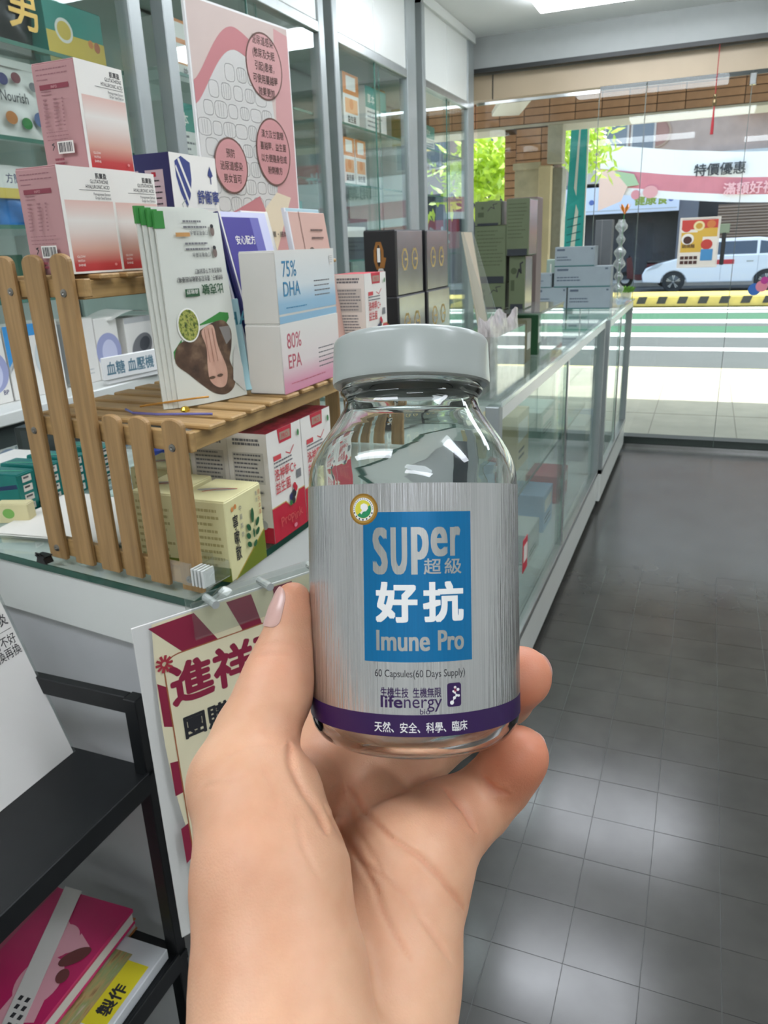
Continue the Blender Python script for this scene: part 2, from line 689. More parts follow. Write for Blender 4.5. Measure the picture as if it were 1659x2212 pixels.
# ================================================================== ARCADE AND STREET
BRICK = mat('orange_brown_brick_tile', 'CB9C7C', .6, var=.16, vscale=7, bump=.1, bscale=90)
MORT = mat('dark_mortar', '6B5344', .8)
PLAST = mat('stained_plaster', 'CCC1A6', .8, var=.22, vscale=6)
BCOL = mat('beige_stone', 'DAC8A2', .7, var=.10, vscale=5)
b = MB(); b.box(-9, 5.45, -.25, 9, 8.9, -.03, CONC)
sw = struct('pavement', b)
b = MB()
for i in range(12):
    b.box(-3.3 + i * .6, 5.46, -.0302, -3.294 + i * .6, 8.88, -.0285, mat('paving_joint', '8E8A80', .8))
b.box(-4, 6.55, -.0302, 4, 6.556, -.0285, MATS['paving_joint'])
b.build('paving_joint', sw)
b = MB(); b.box(-9, 5.45, 3.0, 9, 8.45, 3.25, CEIL); struct('ceiling_arcade', b)
b = MB(); b.box(-9, 5.30, 2.75, 9, 5.45, 3.25, CONC); struct('wall_arcade_back', b)
b = MB(); b.box(-9, 5.32, -.05, -2.1, 5.45, 2.75, CONC); struct('wall_neighbour', b)
b = MB(); b.box(2.85, 5.32, -.05, 9, 5.45, 2.75, CONC); struct('wall_next_shop', b)


def bricks(parent, x0, x1, z0, z1, y, axis='x', bw=.232, bh=.061, gap=.007, thick=.012):
    mb_ = MB()
    if axis == 'x':
        mb_.box(0, -thick, 0, bw, 0, bh, BRICK)
    else:
        mb_.box(-thick, 0, 0, 0, bw, bh, BRICK)
    first = mb_.build('brick', parent, bevel=.0015)
    n = 0
    z = z0
    r = 0
    while z + bh <= z1 + 1e-6:
        x = x0
        while x < x1 - .02:
            o = first if n == 0 else first.copy()
            if n:
                COL.objects.link(o)
            L = min(bw, x1 - x)
            if axis == 'x':
                o.location = (x, y, z)
                o.scale = (L / bw, 1, 1)
            else:
                o.location = (y, x, z)
                o.scale = (1, L / bw, 1)
            n += 1
            x += L + gap
        z += bh + gap
        r += 1


b = MB(); b.box(-6, 8.0, 2.40, 7, 8.45, 3.0, MORT)
bm_ = struct('beam_arcade', b)
bricks(bm_, -2.7, 1.6, 2.405, 2.75, 8.0)
b = MB(); b.box(-6, 7.98, 2.372, 7, 8.46, 2.398, mat('pale_beam_soffit', 'D9D2C4', .7)); b.build('soffit', bm_)
b = MB(); b.box(-1.93, 8.0, -.05, -1.45, 8.42, 2.37, MORT)
pl_ = struct('pillar_arcade', b)
bricks(pl_, -1.93, -1.82, .9, 2.36, 8.0)
bricks(pl_, -1.80, -1.45, 2.02, 2.36, 7.93)
b = MB(); b.box(-1.815, 7.93, -.04, -1.45, 8.0, 2.02, PLAST); b.build('plaster_panel', pl_, bevel=.004)
b = MB(); b.box(-1.57, 7.86, -.04, -1.45, 7.93, 2.02, BCOL); b.build('stone_strip', pl_, bevel=.008)
b = MB(); b.box(-1.45, 7.95, -.04, -1.36, 8.2, 2.0, mat('grey_stone', '9A978C', .7, var=.1)); b.build('return_strip', pl_, bevel=.004)
b = MB(); b.box(-1.49, 7.84, 2.03, -1.35, 8.0, 2.36, mat('pale_meter_box', 'B9B5A4', .6, var=.08)); b.build('meter_box', pl_, bevel=.006)
b = MB(); b.box(-1.83, 7.91, 2.0, -1.56, 7.95, 2.06, PLAST); b.build('plaster_cap', pl_, bevel=.004)
b = MB(); b.box(3.6, 8.0, -.05, 4.1, 8.42, 2.37, MORT)
p2 = struct('pillar_beside', b)
bricks(p2, 3.6, 4.1, .0, 2.36, 8.0)
# whitish panel of the arcade ceiling, hung on rods; it gives no light
t = thing('arcade_ceiling_panel', 'white ceiling panel under the arcade beam beside the brick pillar', 'lamp', (-1.72, 7.35, 2.46), .35)
b = MB(); b.box(-.13, -.45, 0, .13, .45, .05, mat('white_panel_box', 'F2EFE6', .5)); b.build('panel_box', t, bevel=.006)
b = MB(); b.tube([(0, -.3, .05), (0, -.3, .54)], .006, ALU); b.build('hanger_rod', t)
b = MB(); b.tube([(0, .3, .05), (0, .3, .54)], .006, ALU); b.build('hanger_rod', t)

# teal feather flag by the pillar
TEAL = mat('teal_cloth', '2CBCC0', .6, var=.08, vscale=8)
t = thing('feather_flag', 'tall turquoise banner flag with white streaks beside the pillar', 'flag', (-1.33, 8.62, -.03))
b = MB()
pts = []
N = 14
for i in range(N + 1):
    z = 1.0 + 1.62 * i / N
    wv = .012 * math.sin(i * .9)
    pts.append(((-.115 + .05 * (i / N), wv, z), (.095 - .02 * abs(i / N - .5), -wv, z)))
for i in range(N):
    a, c = pts[i], pts[i + 1]
    b.face([a[0], a[1], c[1], c[0]], TEAL)
    b.face([(p[0], p[1] + .003, p[2]) for p in (c[0], c[1], a[1], a[0])], TEAL)
b.build('cloth', t, weld=True)
b = MB(); b.tube([(.10, 0, 0), (.10, 0, 2.5), (.06, 0, 2.66), (-.05, 0, 2.68)], .008, mat('white_pole', 'E8E8E6', .4)); b.build('pole', t)
b = MB(); b.lathe([(.16, 0), (.16, .03), (.05, .05), (.02, .10)], mat('grey_base', '8B8D8D', .6), 20); b.build('foot', t, loc=(.10, 0, 0))
p = Print((-.10, -.014, 1.05), (1, 0, 0), (0, 0, 1), .18, 1.5)
TW = mat('white_cloth_print', 'EAF6F4', .6)
p.poly([(.25, .02), (.55, .02), (.75, .40), (.6, .45)], TW)
p.poly([(.45, .55), (.6, .50), (.7, .95), (.62, .95)], TW)
for k in range(6):
    p.line([(.15, .10 + k * .05), (.9, .12 + k * .05)], .006, mat('dark_teal_print', '0C6F78', .6))
p.build(t, 'flag_print')

# road with painted lines
ROADM = mat('grey_asphalt', '4C4F51', .85, var=.06, vscale=3)
RW = mat('white_road_paint', 'F2F1EC', .7)
RG = mat('green_road_paint', '06583A', .7, var=.05)
RY = mat('yellow_road_paint', 'E9D9A0', .7)
b = MB(); b.box(-40, 8.9, -.35, 40, 29, -.2, ROADM)
rd = struct('road', b)
for y0, y1, m in ((16.25, 17.5, RG), (15.55, 16.2, RW), (14.0, 15.0, RG), (13.35, 13.9, RW), (11.7, 12.05, RW), (9.95, 10.12, RY), (17.7, 18.2, RW), (18.55, 18.95, RW)):
    b = MB(); b.box(-40, y0, -.2, 40, y1, -.196, m)
    b.build('road_marking', rd)
b = MB(); b.box(-9, 8.9, -.2, 9, 9.05, -.05, mat('pale_kerb', 'D9D6CC', .8, var=.05)); struct('kerb', b)
YEL = mat('yellow_kerb_paint', 'D9BC5E', .6, var=.12, vscale=6)
b = MB(); b.box(-40, 19.1, -.2, 40, 20.6, .05, YEL)
kb = struct('kerb_island', b, bevel=.03)
b = MB()
b.box(0, -.006, 0, .34, .002, .16, mat('black_kerb_paint', '3A382E', .7, var=.1))
ks = None
for i in range(24):
    if ks is None:
        bb = MB()
        bb.prism([(-.02, 0), (.17, 0), (.22, .155), (.03, .155)], 19.092, 19.102, MATS['black_kerb_paint'], 'z')
        # outline lies in x/z: swap axes
        bb.v = [(x, z, y) for x, y, z in bb.v]
        ks = bb.build('black_stripe', kb)
        o = ks
    else:
        o = ks.copy(); COL.objects.link(o)
    o.location = (-5.4 + i * .44, -.002, -.12)
# far building front
FB = mat('far_wall_tile', 'B09A8E', .7, var=.12, vscale=2.0)
FD = mat('dark_shop_interior', '3A3C40', .6, var=.3, vscale=1.2)
FG = mat('grey_far_pillar', '6A6C74', .6, var=.05)
FWIN = mat('far_window_glass', '5E6670', .15, spec=.8)
FWHITE = mat('far_white_sign', 'DCE2F0', .5)
b = MB()
b.box(-30, 29.6, -.2, 30, 31, 11, FD)
b.box(-30, 29.0, 3.1, 30, 29.6, 11, FB)
fb_ = struct('wall_far_building', b)
b = MB(); b.box(-30, 27.4, -.2, 30, 29.6, -.08, CONC); b.build('far_walkway', fb_)
for xa, xb in ((-9.5, -8.9), (-5.2, -4.7), (-1.05, -.45), (4.3, 4.9), (9.3, 9.9)):
    b = MB(); b.box(xa, 28.7, -.2, xb, 29.4, 3.1, FG); b.build('far_pillar', fb_)
for k, xa in enumerate((-11.6, -9.8, -8, -3.6, -2.75, 1.45, 2.5, 3.5, 6.4, 7.4, 11, 12.4)):
    b = MB()
    b.box(xa, 28.93, 3.95, xa + .78, 29.0, 4.95, mat('window_surround', 'CFC6BE', .6))
    wo = b.build('far_window', fb_)
    b = MB(); b.box(xa + .06, 28.90, 4.02, xa + .72, 28.94, 4.88, FWIN); b.build('window_pane', wo)
b = MB(); b.lathe([(.46, 0), (.46, .06), (.40, .06)], mat('round_window_frame', 'A98C78', .5), 28); o = b.build('round_window', fb_, loc=(-1.95, 29.0, 4.55), rot=(math.pi / 2, 0, 0))
b = MB(); b.lathe([(.001, .03), (.41, .03)], mat('round_window_glass', '9C6F63', .3), 28); b.build('window_pane', o)
b = MB(); b.box(-4.2, 28.6, 3.1, -1.2, 29.0, 3.75, mat('pale_balcony', 'C9BDB4', .7, var=.05)); b.build('balcony', fb_)
b = MB(); b.box(-1.05, 28.5, 3.1, 14, 29.0, 3.8, mat('grey_awning', 'BFC3C4', .6, var=.06)); b.build('awning', fb_)
# roller shutter of horizontal slats
t = b = MB(); b.box(.15, 28.85, .95, 4.2, 28.98, 2.25, mat('shutter_back', '6B5A4C', .6)); rs = b.build('roller_shutter', fb_)
b = MB(); b.box(0, 0, 0, 4.05, .05, .055, mat('brown_shutter_slat', '9B8573', .5)); s0 = b.build('slat', rs, bevel=.01)
for i in range(14):
    o = s0 if i == 0 else s0.copy()
    if i:
        COL.objects.link(o)
    o.location = (.15, 28.80, .97 + i * .09)

# white shop sign with green lettering
t = thing('shop_sign', 'white fascia sign with green lettering on the far building', 'sign', (-2.8, 28.55, 2.12))
b = MB(); b.box(-2.0, 0, 0, 1.75, .15, .85, FWHITE); b.build('sign_board', t, bevel=.01)
p = Print((-2.0, 0, 0), (1, 0, 0), (0, 0, 1), 3.75, .85)
p.lift = .01
YG = mat('yellow_green_letters', '8FA23A', .5)
p.text('健康食', .62, .30, .42, YG, .03)
for k, c in enumerate((.12, .25, .38, .93)):
    p.ell(c, .45, .10, .10, mat('blue_dot_print', '5A6FB0', .5))
p.line([(.02, .12), (.98, .12)], .03, LGREY)
p.build(t, 'sign_print')
# red and white pharmacy style street banner
RB = mat('coral_banner_cloth', 'D6808A', .6, var=.06, vscale=3)
WB = mat('white_banner_cloth', 'F6F1EE', .6)


def street_banner(name, label, x0, x1, y, za, zb, hh, texts, grp):
    t = thing(name, label, 'banner', ((x0 + x1) / 2, y, -.2), 0, grp)
    t_ = MB()
    n = 36
    for i in range(n):
        q0, q1 = i / n, (i + 1) / n

        def zt(q):
            return za + (zb - za) * q - .22 * math.sin(math.pi * q) + .2

        def yo(q):
            return .05 * math.sin(q * 31)
        xa, xb = (q0 - .5) * (x1 - x0), (q1 - .5) * (x1 - x0)
        for (f0, f1, m) in ((0, .16, WB), (.16, .50, RB), (.50, 1, WB)):
            t_.face([(xa, yo(q0), zt(q0) - hh * (1 - f0)), (xb, yo(q1), zt(q1) - hh * (1 - f0)), (xb, yo(q1), zt(q1) - hh * (1 - f1)), (xa, yo(q0), zt(q0) - hh * (1 - f1))], m)
    t_.build('cloth', t, weld=True)
    b = MB(); b.tube([(-(x1 - x0) / 2 - .8, .05, za + .45), (-(x1 - x0) / 2, 0, za + .2)], .012, INK); b.build('rope', t)
    b = MB(); b.tube([((x1 - x0) / 2 + .8, .05, zb + .45), ((x1 - x0) / 2, 0, zb + .2)], .012, INK); b.build('rope', t)
    for sx_ in (-1, 1):
        b = MB(); b.tube([(sx_ * ((x1 - x0) / 2 + .8), .05, 0), (sx_ * ((x1 - x0) / 2 + .8), .05, 4.6)], .03, ALU); b.build('pole', t)
    p = Print((-(x1 - x0) / 2, -.09, min(za, zb) + .2 - hh - .15), (1, 0, 0), (0, 0, 1), x1 - x0, hh)
    for tx, a, bb_, s_, m in texts:
        p.text(tx, a, bb_, s_, m, .02)
    return t, p


t, p = street_banner('street_banner', 'white and coral cloth banner with dark lettering strung across the street', -3.0, 4.6, 23.6, 3.78, 3.3, 1.22,
                     (('特價優惠', .32, .74, .26, INK), ('滿額好禮', .42, .33, .26, mat('pale_pink_letters', 'F3B9BC', .5))), 'street banners')
p.poly([(.0, .98), (.05, .95), (.10, .60), (.08, .30), (.0, .12)], mat('peach_fruit_print', 'EBC6B8', .6))
p.poly([(.05, .95), (.10, .60), (.14, .62), (.12, .85)], mat('pale_green_print', 'A9BF9A', .6))
p.ell(.18, .46, .16, .13, mat('rose_fruit_print', 'E3A2A4', .6))
p.ell(.13, .42, .10, .10, mat('soft_rose_print', 'D98C94', .6))
p.build(t, 'banner_print')
t, p = street_banner('street_banner', 'second coral and white cloth banner further along the far shops', 5.6, 13.5, 24.2, 3.5, 3.7, 1.5,
                     (('開幕慶', .2, .66, .3, INK), ('買一送一', .3, .22, .3, CREAMW)), 'street banners')
p.build(t, 'banner_print')
RP = mat('red_signboard', 'C8323C', .5, var=.1)
for k, (x, z, w_, h_, m, lab) in enumerate(((7.2, 1.2, 3.2, 1.0, RP, 'low red signboard on the far shop front'), (11.5, 3.2, 3.0, 1.2, RP, 'high red signboard on the far building'), (1.6, 4.9, 2.4, .9, mat('orange_signboard', 'D98A4E', .5), 'orange signboard above the far awning'))):
    t = thing('wall_sign', lab, 'sign', (x, 28.4 if z < 3 else 28.45, z))
    b = MB(); b.box(-w_ / 2, 0, 0, w_ / 2, .12, h_, m); b.build('sign_board', t, bevel=.01)
    p = Print((-w_ / 2, 0, 0), (1, 0, 0), (0, 0, 1), w_, h_)
    p.lift = .01
    p.text('大特賣' if k == 0 else '藥妝', .1, .25, .6, CREAMW, .03)
    p.build(t, 'sign_print')
# parked scooter behind the car (dark frame, seat, wheels)
t = thing('scooter', 'dark parked motor scooter in front of the far shops', 'scooter', (-1.85, 26.9, -.2), .12)
b = MB(); b.lathe([(.13, -.05), (.24, -.05), (.25, 0), (.24, .05), (.13, .05)], BLACKP, 20); b.build('wheel', t, loc=(-.6, 0, .25), rot=(math.pi / 2, 0, 0))
b = MB(); b.lathe([(.13, -.05), (.24, -.05), (.25, 0), (.24, .05), (.13, .05)], BLACKP, 20); b.build('wheel', t, loc=(.6, 0, .25), rot=(math.pi / 2, 0, 0))
b = MB(); b.prism([(-.55, .3), (-.2, .22), (.2, .25), (.75, .45), (.7, .75), (.05, .72), (-.05, .4), (-.35, .4), (-.45, .95), (-.6, .9)], -.14, .14, mat('dark_red_scooter_paint', '5A2A2E', .3), 'z'); b.v = [(x, z, y) for x, y, z in b.v]; b.build('body', t)
b = MB(); b.tube([(-.5, -.32, 1.0), (-.52, 0, .95), (-.5, .32, 1.0)], .02, BLACKP); b.build('handlebar', t)
b = MB(); b.box(.02, -.13, .72, .7, .13, .80, BLACKP); b.build('seat', t, bevel=.03)

# ------------------------------------------------------------------ parked white car
CW = mat('white_car_paint', 'E9ECF2', .18, coat=.6)
CG = mat('car_window', '39424F', .08, spec=.9)
TY = mat('tyre_rubber', '26282A', .7)
t = thing('parked_car', 'white hatchback car parked across the street beyond the striped kerb', 'car', (.32, 25.0, -.2))
t.scale = (.97, .95, .93)
prof = [(-2.10, .30), (-2.14, .52), (-2.05, .72), (-1.75, .84), (-1.20, .98), (-.98, 1.05), (1.75, 1.07), (1.95, .95), (2.0, .55), (1.95, .28)]
arch = []


def arc(cx, r, n=10):
    return [(cx + r * math.cos(math.pi * k / n), .28 + r * math.sin(math.pi * k / n) * .98) for k in range(n + 1)]


poly = list(reversed(prof))
low = [(1.95, .24)] + arc(1.24, .37) + arc(-1.24, .37) + [(-2.1, .26)]
outl = low + prof[0:0]
full = [(-2.10, .30), (-2.14, .52), (-2.05, .72), (-1.75, .84), (-1.20, .98), (-.98, 1.05), (1.75, 1.07), (1.95, .95), (2.0, .55), (1.97, .26)] + arc(1.24, .36) + arc(-1.24, .36)
b = MB()
b.prism(full, -.83, .83, CW, 'z')
b.v = [(x, y, z) if False else (x, z, y) for x, y, z in b.v]
b.build('car_body', t, bevel=.035, bseg=3)
b = MB()
cab = [(-1.12, 1.02, .80), (1.85, 1.04, .80), (1.55, 1.46, .62), (.95, 1.54, .60), (-.10, 1.53, .60), (-.35, 1.48, .62)]
vs = [(x, -w_, z) for x, z, w_ in cab] + [(x, w_, z) for x, z, w_ in cab]
nn = len(cab)
fs = [tuple(range(nn - 1, -1, -1)) if False else tuple(range(nn)), tuple(range(2 * nn - 1, nn - 1, -1))] + [((k + 1) % nn, k, nn + k, nn + (k + 1) % nn) for k in range(nn)]
b.mesh_(vs, fs, CW)
b.build('cabin', t, bevel=.03, bseg=2)
for pts in ([(-.86, 1.08), (-.02, 1.08), (-.02, 1.43), (-.28, 1.42)], [(.06, 1.08), (.92, 1.08), (.92, 1.44), (.06, 1.44)], [(1.0, 1.08), (1.62, 1.10), (1.42, 1.38), (1.0, 1.44)]):
    b = MB()
    q = [(x, -(.80 - (z - 1.04) / .5 * .20) - .012, z) for x, z in pts]
    b.face(q, CG)
    b.face([(x, y + .008, z) for x, y, z in reversed(q)], CG)
    b.build('side_window', t)
b = MB()
q = [(-1.06, -.66, 1.07), (-.42, -.52, 1.46), (-.42, .52, 1.46), (-1.06, .66, 1.07)]
b.face([(x - .04, y, z + .02) for x, y, z in q], CG); b.face([(x - .03, y, z + .015) for x, y, z in reversed(q)], CG)
b.build('windscreen', t)
for cx in (-1.24, 1.24):
    b = MB()
    b.lathe([(.20, -.10), (.30, -.10), (.315, -.06), (.315, .06), (.30, .10), (.20, .10)], TY, 32)
    wo = b.build('wheel', t, loc=(cx, -.72, .315), rot=(math.pi / 2, 0, 0), smooth='auto')
    b = MB()
    b.lathe([(.03, .085), (.05, .095), (.2, .07), (.205, .09)], mat('wheel_rim_dark', '55585C', .3, .8), 32)
    b.build('rim', wo)
    for k in range(5):
        a = 2 * math.pi * k / 5 + .3
        b = MB()
        for da in (-.14, .14):
            b.mesh_([(.03 * math.cos(a), .03 * math.sin(a), .10), (.195 * math.cos(a + da - .07), .195 * math.sin(a + da - .07), .098), (.195 * math.cos(a + da + .07), .195 * math.sin(a + da + .07), .098)], [(0, 1, 2)], mat('alloy_spoke', 'D5D8DA', .3, .6))
        b.build('spoke', wo)
b = MB(); b.prism([(-2.02, .66), (-1.70, .74), (-1.55, .88), (-1.82, .82)], -.845, -.70, mat('headlight_glass', 'B8C0C8', .1, spec=.8), 'z'); b.v = [(x, z, y) for x, y, z in b.v]; b.build('headlight', t)
b = MB(); b.box(-.62, -.95, 1.02, -.42, -.83, 1.16, CW); b.build('mirror', t, bevel=.03)
for dx in (.02, .98):
    b = MB(); b.box(dx - .30, -.845, .86, dx - .12, -.828, .89, ALU); b.build('door_handle', t, bevel=.006)
    b = MB(); b.box(dx - .003, -.8335, .34, dx + .003, -.828, 1.05, mat('door_gap', '7E8590', .6)); b.build('door_seam', t)
b = MB(); b.prism([(-.62, .80), (.36, .80), (.36, .93), (-.48, .93)], -.842, -.830, RP, 'z'); b.v = [(x, z, y) for x, y, z in b.v]; b.build('red_side_strip', t)

# ------------------------------------------------------------------ palms and bushes by the road
LEAFY = mat('yellow_green_leaf', 'C0D636', .5, var=.25, vscale=12)
LEAFY.node_tree.nodes['Principled BSDF'].inputs['Transmission Weight'].default_value = .35
LEAFY.node_tree.nodes['Principled BSDF'].inputs['Roughness'].default_value = .6
BARK = mat('pale_bark', '8F8468', .8, var=.2)


def leafy_tree(label, x, y, ztop, r, n, grp):
    t = thing('street_tree', label, 'tree', (x, y, -.2), random.random() * 3, grp)
    b = MB(); b.tube([(0, 0, 0), (.03, .02, ztop * .5), (0, 0, ztop * .85)], [.09, .07, .03], BARK, 9); b.build('trunk', t)
    b = MB()
    for i in range(n):
        th, ph = random.uniform(0, 2 * math.pi), random.uniform(-.5, 1.4)
        rr = r * random.uniform(.25, 1)
        c = Vector((rr * math.cos(th) * math.cos(ph * .8), rr * math.sin(th) * math.cos(ph * .8), ztop + rr * math.sin(ph) * 1.1))
        d1 = Vector((random.gauss(0, 1), random.gauss(0, 1), random.gauss(-.2, .7))).normalized() * random.uniform(.16, .34)
        d2 = d1.orthogonal().normalized() * random.uniform(.03, .06)
        b.face([c, c + d1 * .5 + d2, c + d1, c + d1 * .5 - d2], LEAFY)
    o = b.build('leaves', t)
    o['kind'] = 'stuff'
    return t


leafy_tree('yellow green leafy tree seen through the window beside the cabinets', -3.75, 14.0, 2.55, .75, 900, 'street trees')
leafy_tree('yellow green leafy tree between the turquoise flag and the banner', -2.75, 17.5, 3.2, .9, 700, 'street trees')
leafy_tree('yellow green leafy tree beyond the far end of the cabinets', -6.6, 17.0, 2.6, 1.1, 600, 'street trees')
# ================================================================== WALL CABINETS
BACKP = mat('grey_green_back_panel', 'CFD3CF', .6, var=.03)
SHELFE = mat('shelf_glass_edge', '5E8F80', .2, trans=.3)


def wall_cabinet(label, y0, y1, right_post=.05, doors=2, low_open=False):
    t = thing('display_cabinet', label, 'cabinet', (-1.45, y0, 0), 0, 'wall display cabinets')
    L = y1 - y0
    D = .46
    bevbox('base_cabinet', -D, 0, .05, 0, L, .80, LAM, t, bevel=.003)
    b = MB(); b.box(-D, 0, .80, -D + .012, L, 2.15, BACKP); b.build('back_panel', t)
    bevbox('post', -.045, 0, .80, 0, .045, 2.52, ALUP, t, bevel=.003)
    bevbox('post', -.045, L - right_post, .80, 0, L, 2.52, ALUP, t, bevel=.003)
    b = MB(); b.box(-D, 0, .80, -.045, .012, 2.15, GREENGLASS); b.build('end_pane', t)
    b = MB(); b.box(-D, L - .012, .80, -.045, L, 2.15, GREENGLASS); b.build('end_pane', t)
    bevbox('header', -.045, .045, 2.13, 0, L - right_post, 2.165, ALU, t, bevel=.002)
    b = MB(); b.box(-D, .012, 2.165, -.03, L - .012, 2.53, LAM); b.build('upper_box', t)
    n = doors
    w = (L - .05 - right_post + .04) / n
    for k in range(n):
        bevbox('door', -.028, .03 + k * w + .004, 2.17, -.008, .03 + (k + 1) * w - .004, 2.50, LAM, t, bevel=.0015)
    bevbox('top_rail', -.05, 0, 2.50, .012, L, 2.549, LAM, t, bevel=.002)
    zs = (1.0, 1.30, 1.62, 1.86) if not low_open else (1.265, 1.43, 1.62, 1.82)
    for z in zs:
        b = MB(); b.box(-D + .014, .014, z - .008, -.05, L - .014, z, GREENGLASS)
        s = b.build('shelf', t)
        b = MB(); b.box(-.05, .014, z - .0085, -.046, L - .014, z + .0005, SHELFE); b.build('shelf_edge', s)
    z0 = .82 if not low_open else 1.28
    b = MB(); b.box(-.028, .045, z0, -.023, L * .54, 2.13, GREENGLASS)
    g1 = b.build('glass_door', t)
    b = MB(); b.box(-.0285, L * .54 - .004, z0, -.0225, L * .54 + .0005, 2.13, SHELFE); b.build('door_edge', g1)
    b = MB(); b.box(-.018, L * .46, z0, -.013, L - right_post, 2.13, GREENGLASS)
    g2 = b.build('glass_door', t)
    b = MB(); b.box(-.0185, L * .46, z0, -.0125, L * .46 + .0045, 2.13, SHELFE); b.build('door_edge', g2)
    if low_open:
        bevbox('worktop', -D, 0, 1.0, .02, L, 1.03, LAM, t, bevel=.003)
        b = MB(); b.box(-D + .012, .0, .80, -.002, L, 1.0, mat('dark_recess', '3A4442', .6)); b.build('recess_block', t)  # solid block; the dark of the shaded recess is put into its colour
    return t


wall_cabinet('tall glass wall cabinet behind the pink boxes and poster', .55, 1.93, .05, 3, low_open=True)
wall_cabinet('tall glass wall cabinet behind the pink poster with a thick post', 2.03, 3.05, .05, 2)
wall_cabinet('tall glass wall cabinet with orange cartons in its middle', 3.13, 4.10, .13, 2)
wall_cabinet('tall glass wall cabinet beside the shop window', 4.20, 5.17, .13, 2)

# ------------------------------------------------------------------ products inside the cabinets
ORANGE = mat('orange_print', 'D98B4A', .5)
YELLOW = mat('yellow_print', 'D9BE58', .5)
TEALP = mat('teal_print', '3C8F83', .5)
LGREEN = mat('light_green_print', '7FB55A', .5)
BROWNP = mat('ochre_card', 'A67F3C', .5, var=.1)


def pr_orange(p):
    p.rect(.0, .62, 1, 1, ORANGE)
    p.rect(.2, .70, .8, .95, CREAMW)
    p.rect(.1, .28, .9, .55, mat('soft_orange', 'E3A672', .5))
    p.ell(.5, .45, .10, .10, ORANGE)
    p.text('益生菌', .5, .12, .14, INK, .01, al='c')


def pr_green(p):
    p.rect(0, .55, 1, 1, TEALP)
    p.lines(.08, .9, .45, 4, .10, .035, GREYINK, .5)
    p.text('草本', .1, .66, .22, CREAMW, .01)


def pr_yellow(p):
    p.rect(0, 0, 1, .5, YELLOW)
    p.ell(.3, .55, .22, .2, CREAMW)
    p.ell(.3, .55, .17, .15, YELLOW)
    p.ell(.75, .45, .07, .07, ORANGE)
    p.ell(.86, .42, .08, .09, mat('rust_print', 'B86A44', .5))


k = 0
for (x, y, z, w_, d_, h_, m, pr, lab) in (
        (-1.60, 3.50, 1.86, .10, .17, .22, WHITE, pr_orange, 'orange and white carton high up next to the first cabinet post'),
        (-1.60, 3.78, 1.86, .11, .26, .20, WHITE, pr_green, 'white and green carton leaning in the middle cabinet'),
        (-1.66, 4.0, 1.86, .10, .14, .24, BROWNP, None, 'ochre carton beside the thick post of the middle cabinet'),
        (-1.60, 3.45, 1.62, .10, .12, .20, WHITE, pr_orange, 'orange and white carton on the second shelf, first of two'),
        (-1.60, 3.58, 1.62, .10, .12, .20, WHITE, pr_orange, 'orange and white carton on the second shelf, second of two'),
        (-1.62, 2.85, 1.86, .10, .12, .20, WHITE, pr_orange, 'orange and white carton on the shelf beside the pink poster'),
        (-1.62, 2.68, 1.62, .10, .15, .16, mat('pale_green_card', 'B9C6A4', .5), None, 'pale green carton on the shelf beside the pink poster'),
        (-1.62, 2.25, 1.62, .10, .16, .18, WHITE, pr_green, 'white and green carton behind the pink poster board'),
        (-1.62, 2.30, 1.86, .10, .22, .17, WHITE, pr_orange, 'white and orange carton above the pink poster board'),
        (-1.64, 4.45, 1.86, .10, .2, .2, mat('dull_yellow_card', 'C2B46A', .5), None, 'dull yellow carton in the cabinet nearest the window'),
        (-1.64, 4.72, 1.86, .10, .16, .15, WHITE, pr_green, 'green and white carton in the cabinet nearest the window'),
        (-1.62, 3.5, 1.30, .12, .3, .18, mat('dark_card', '4A4E50', .5), None, 'dark carton on the low shelf of the middle cabinet'),
        (-1.62, 2.6, 1.30, .12, .3, .2, mat('aqua_card', '8CC6BE', .5), None, 'aqua carton on the low shelf behind the poster'),
        (-1.62, 2.95, 1.30, .10, .1, .24, mat('turquoise_card', '5FB3A8', .5), None, 'turquoise carton beside the second cabinet post')):
    carton('carton', lab, 'box', (x, y, z + .0005), 0, (w_, d_, h_), m, {'pX': pr} if pr else {'pX': (lambda p: (p.rect(.1, .55, .9, .8, CREAMW), p.lines(.1, .9, .4, 3, .1, .04, INK, .5)))}, 'cartons in the wall cabinets')

# first cabinet: goods seen beside and above the pink boxes
t = thing('pouch', 'black pouch with a gold character on the top shelf', 'pouch', (-1.60, 1.60, 1.8205))


def pouch(t, w, h, d_, m):
    b = MB()
    n = 12
    for side in (1, -1):
        for i in range(n):
            for j in range(n):
                q = []
                for (a, c) in ((i, j), (i + 1, j), (i + 1, j + 1), (i, j + 1)):
                    u, v = a / n, c / n
                    bul = d_ * (math.sin(math.pi * u) ** .5) * (max(0, math.sin(math.pi * min(v * .95 + .12, 1)))) ** .6
                    q.append((side * bul / 2 + .004 * math.sin(u * 9 + v * 13), (u - .5) * w, v * h))
                b.face(q if side > 0 else q[::-1], m)
    return b.build('pouch_body', t, smooth=True, weld=True)


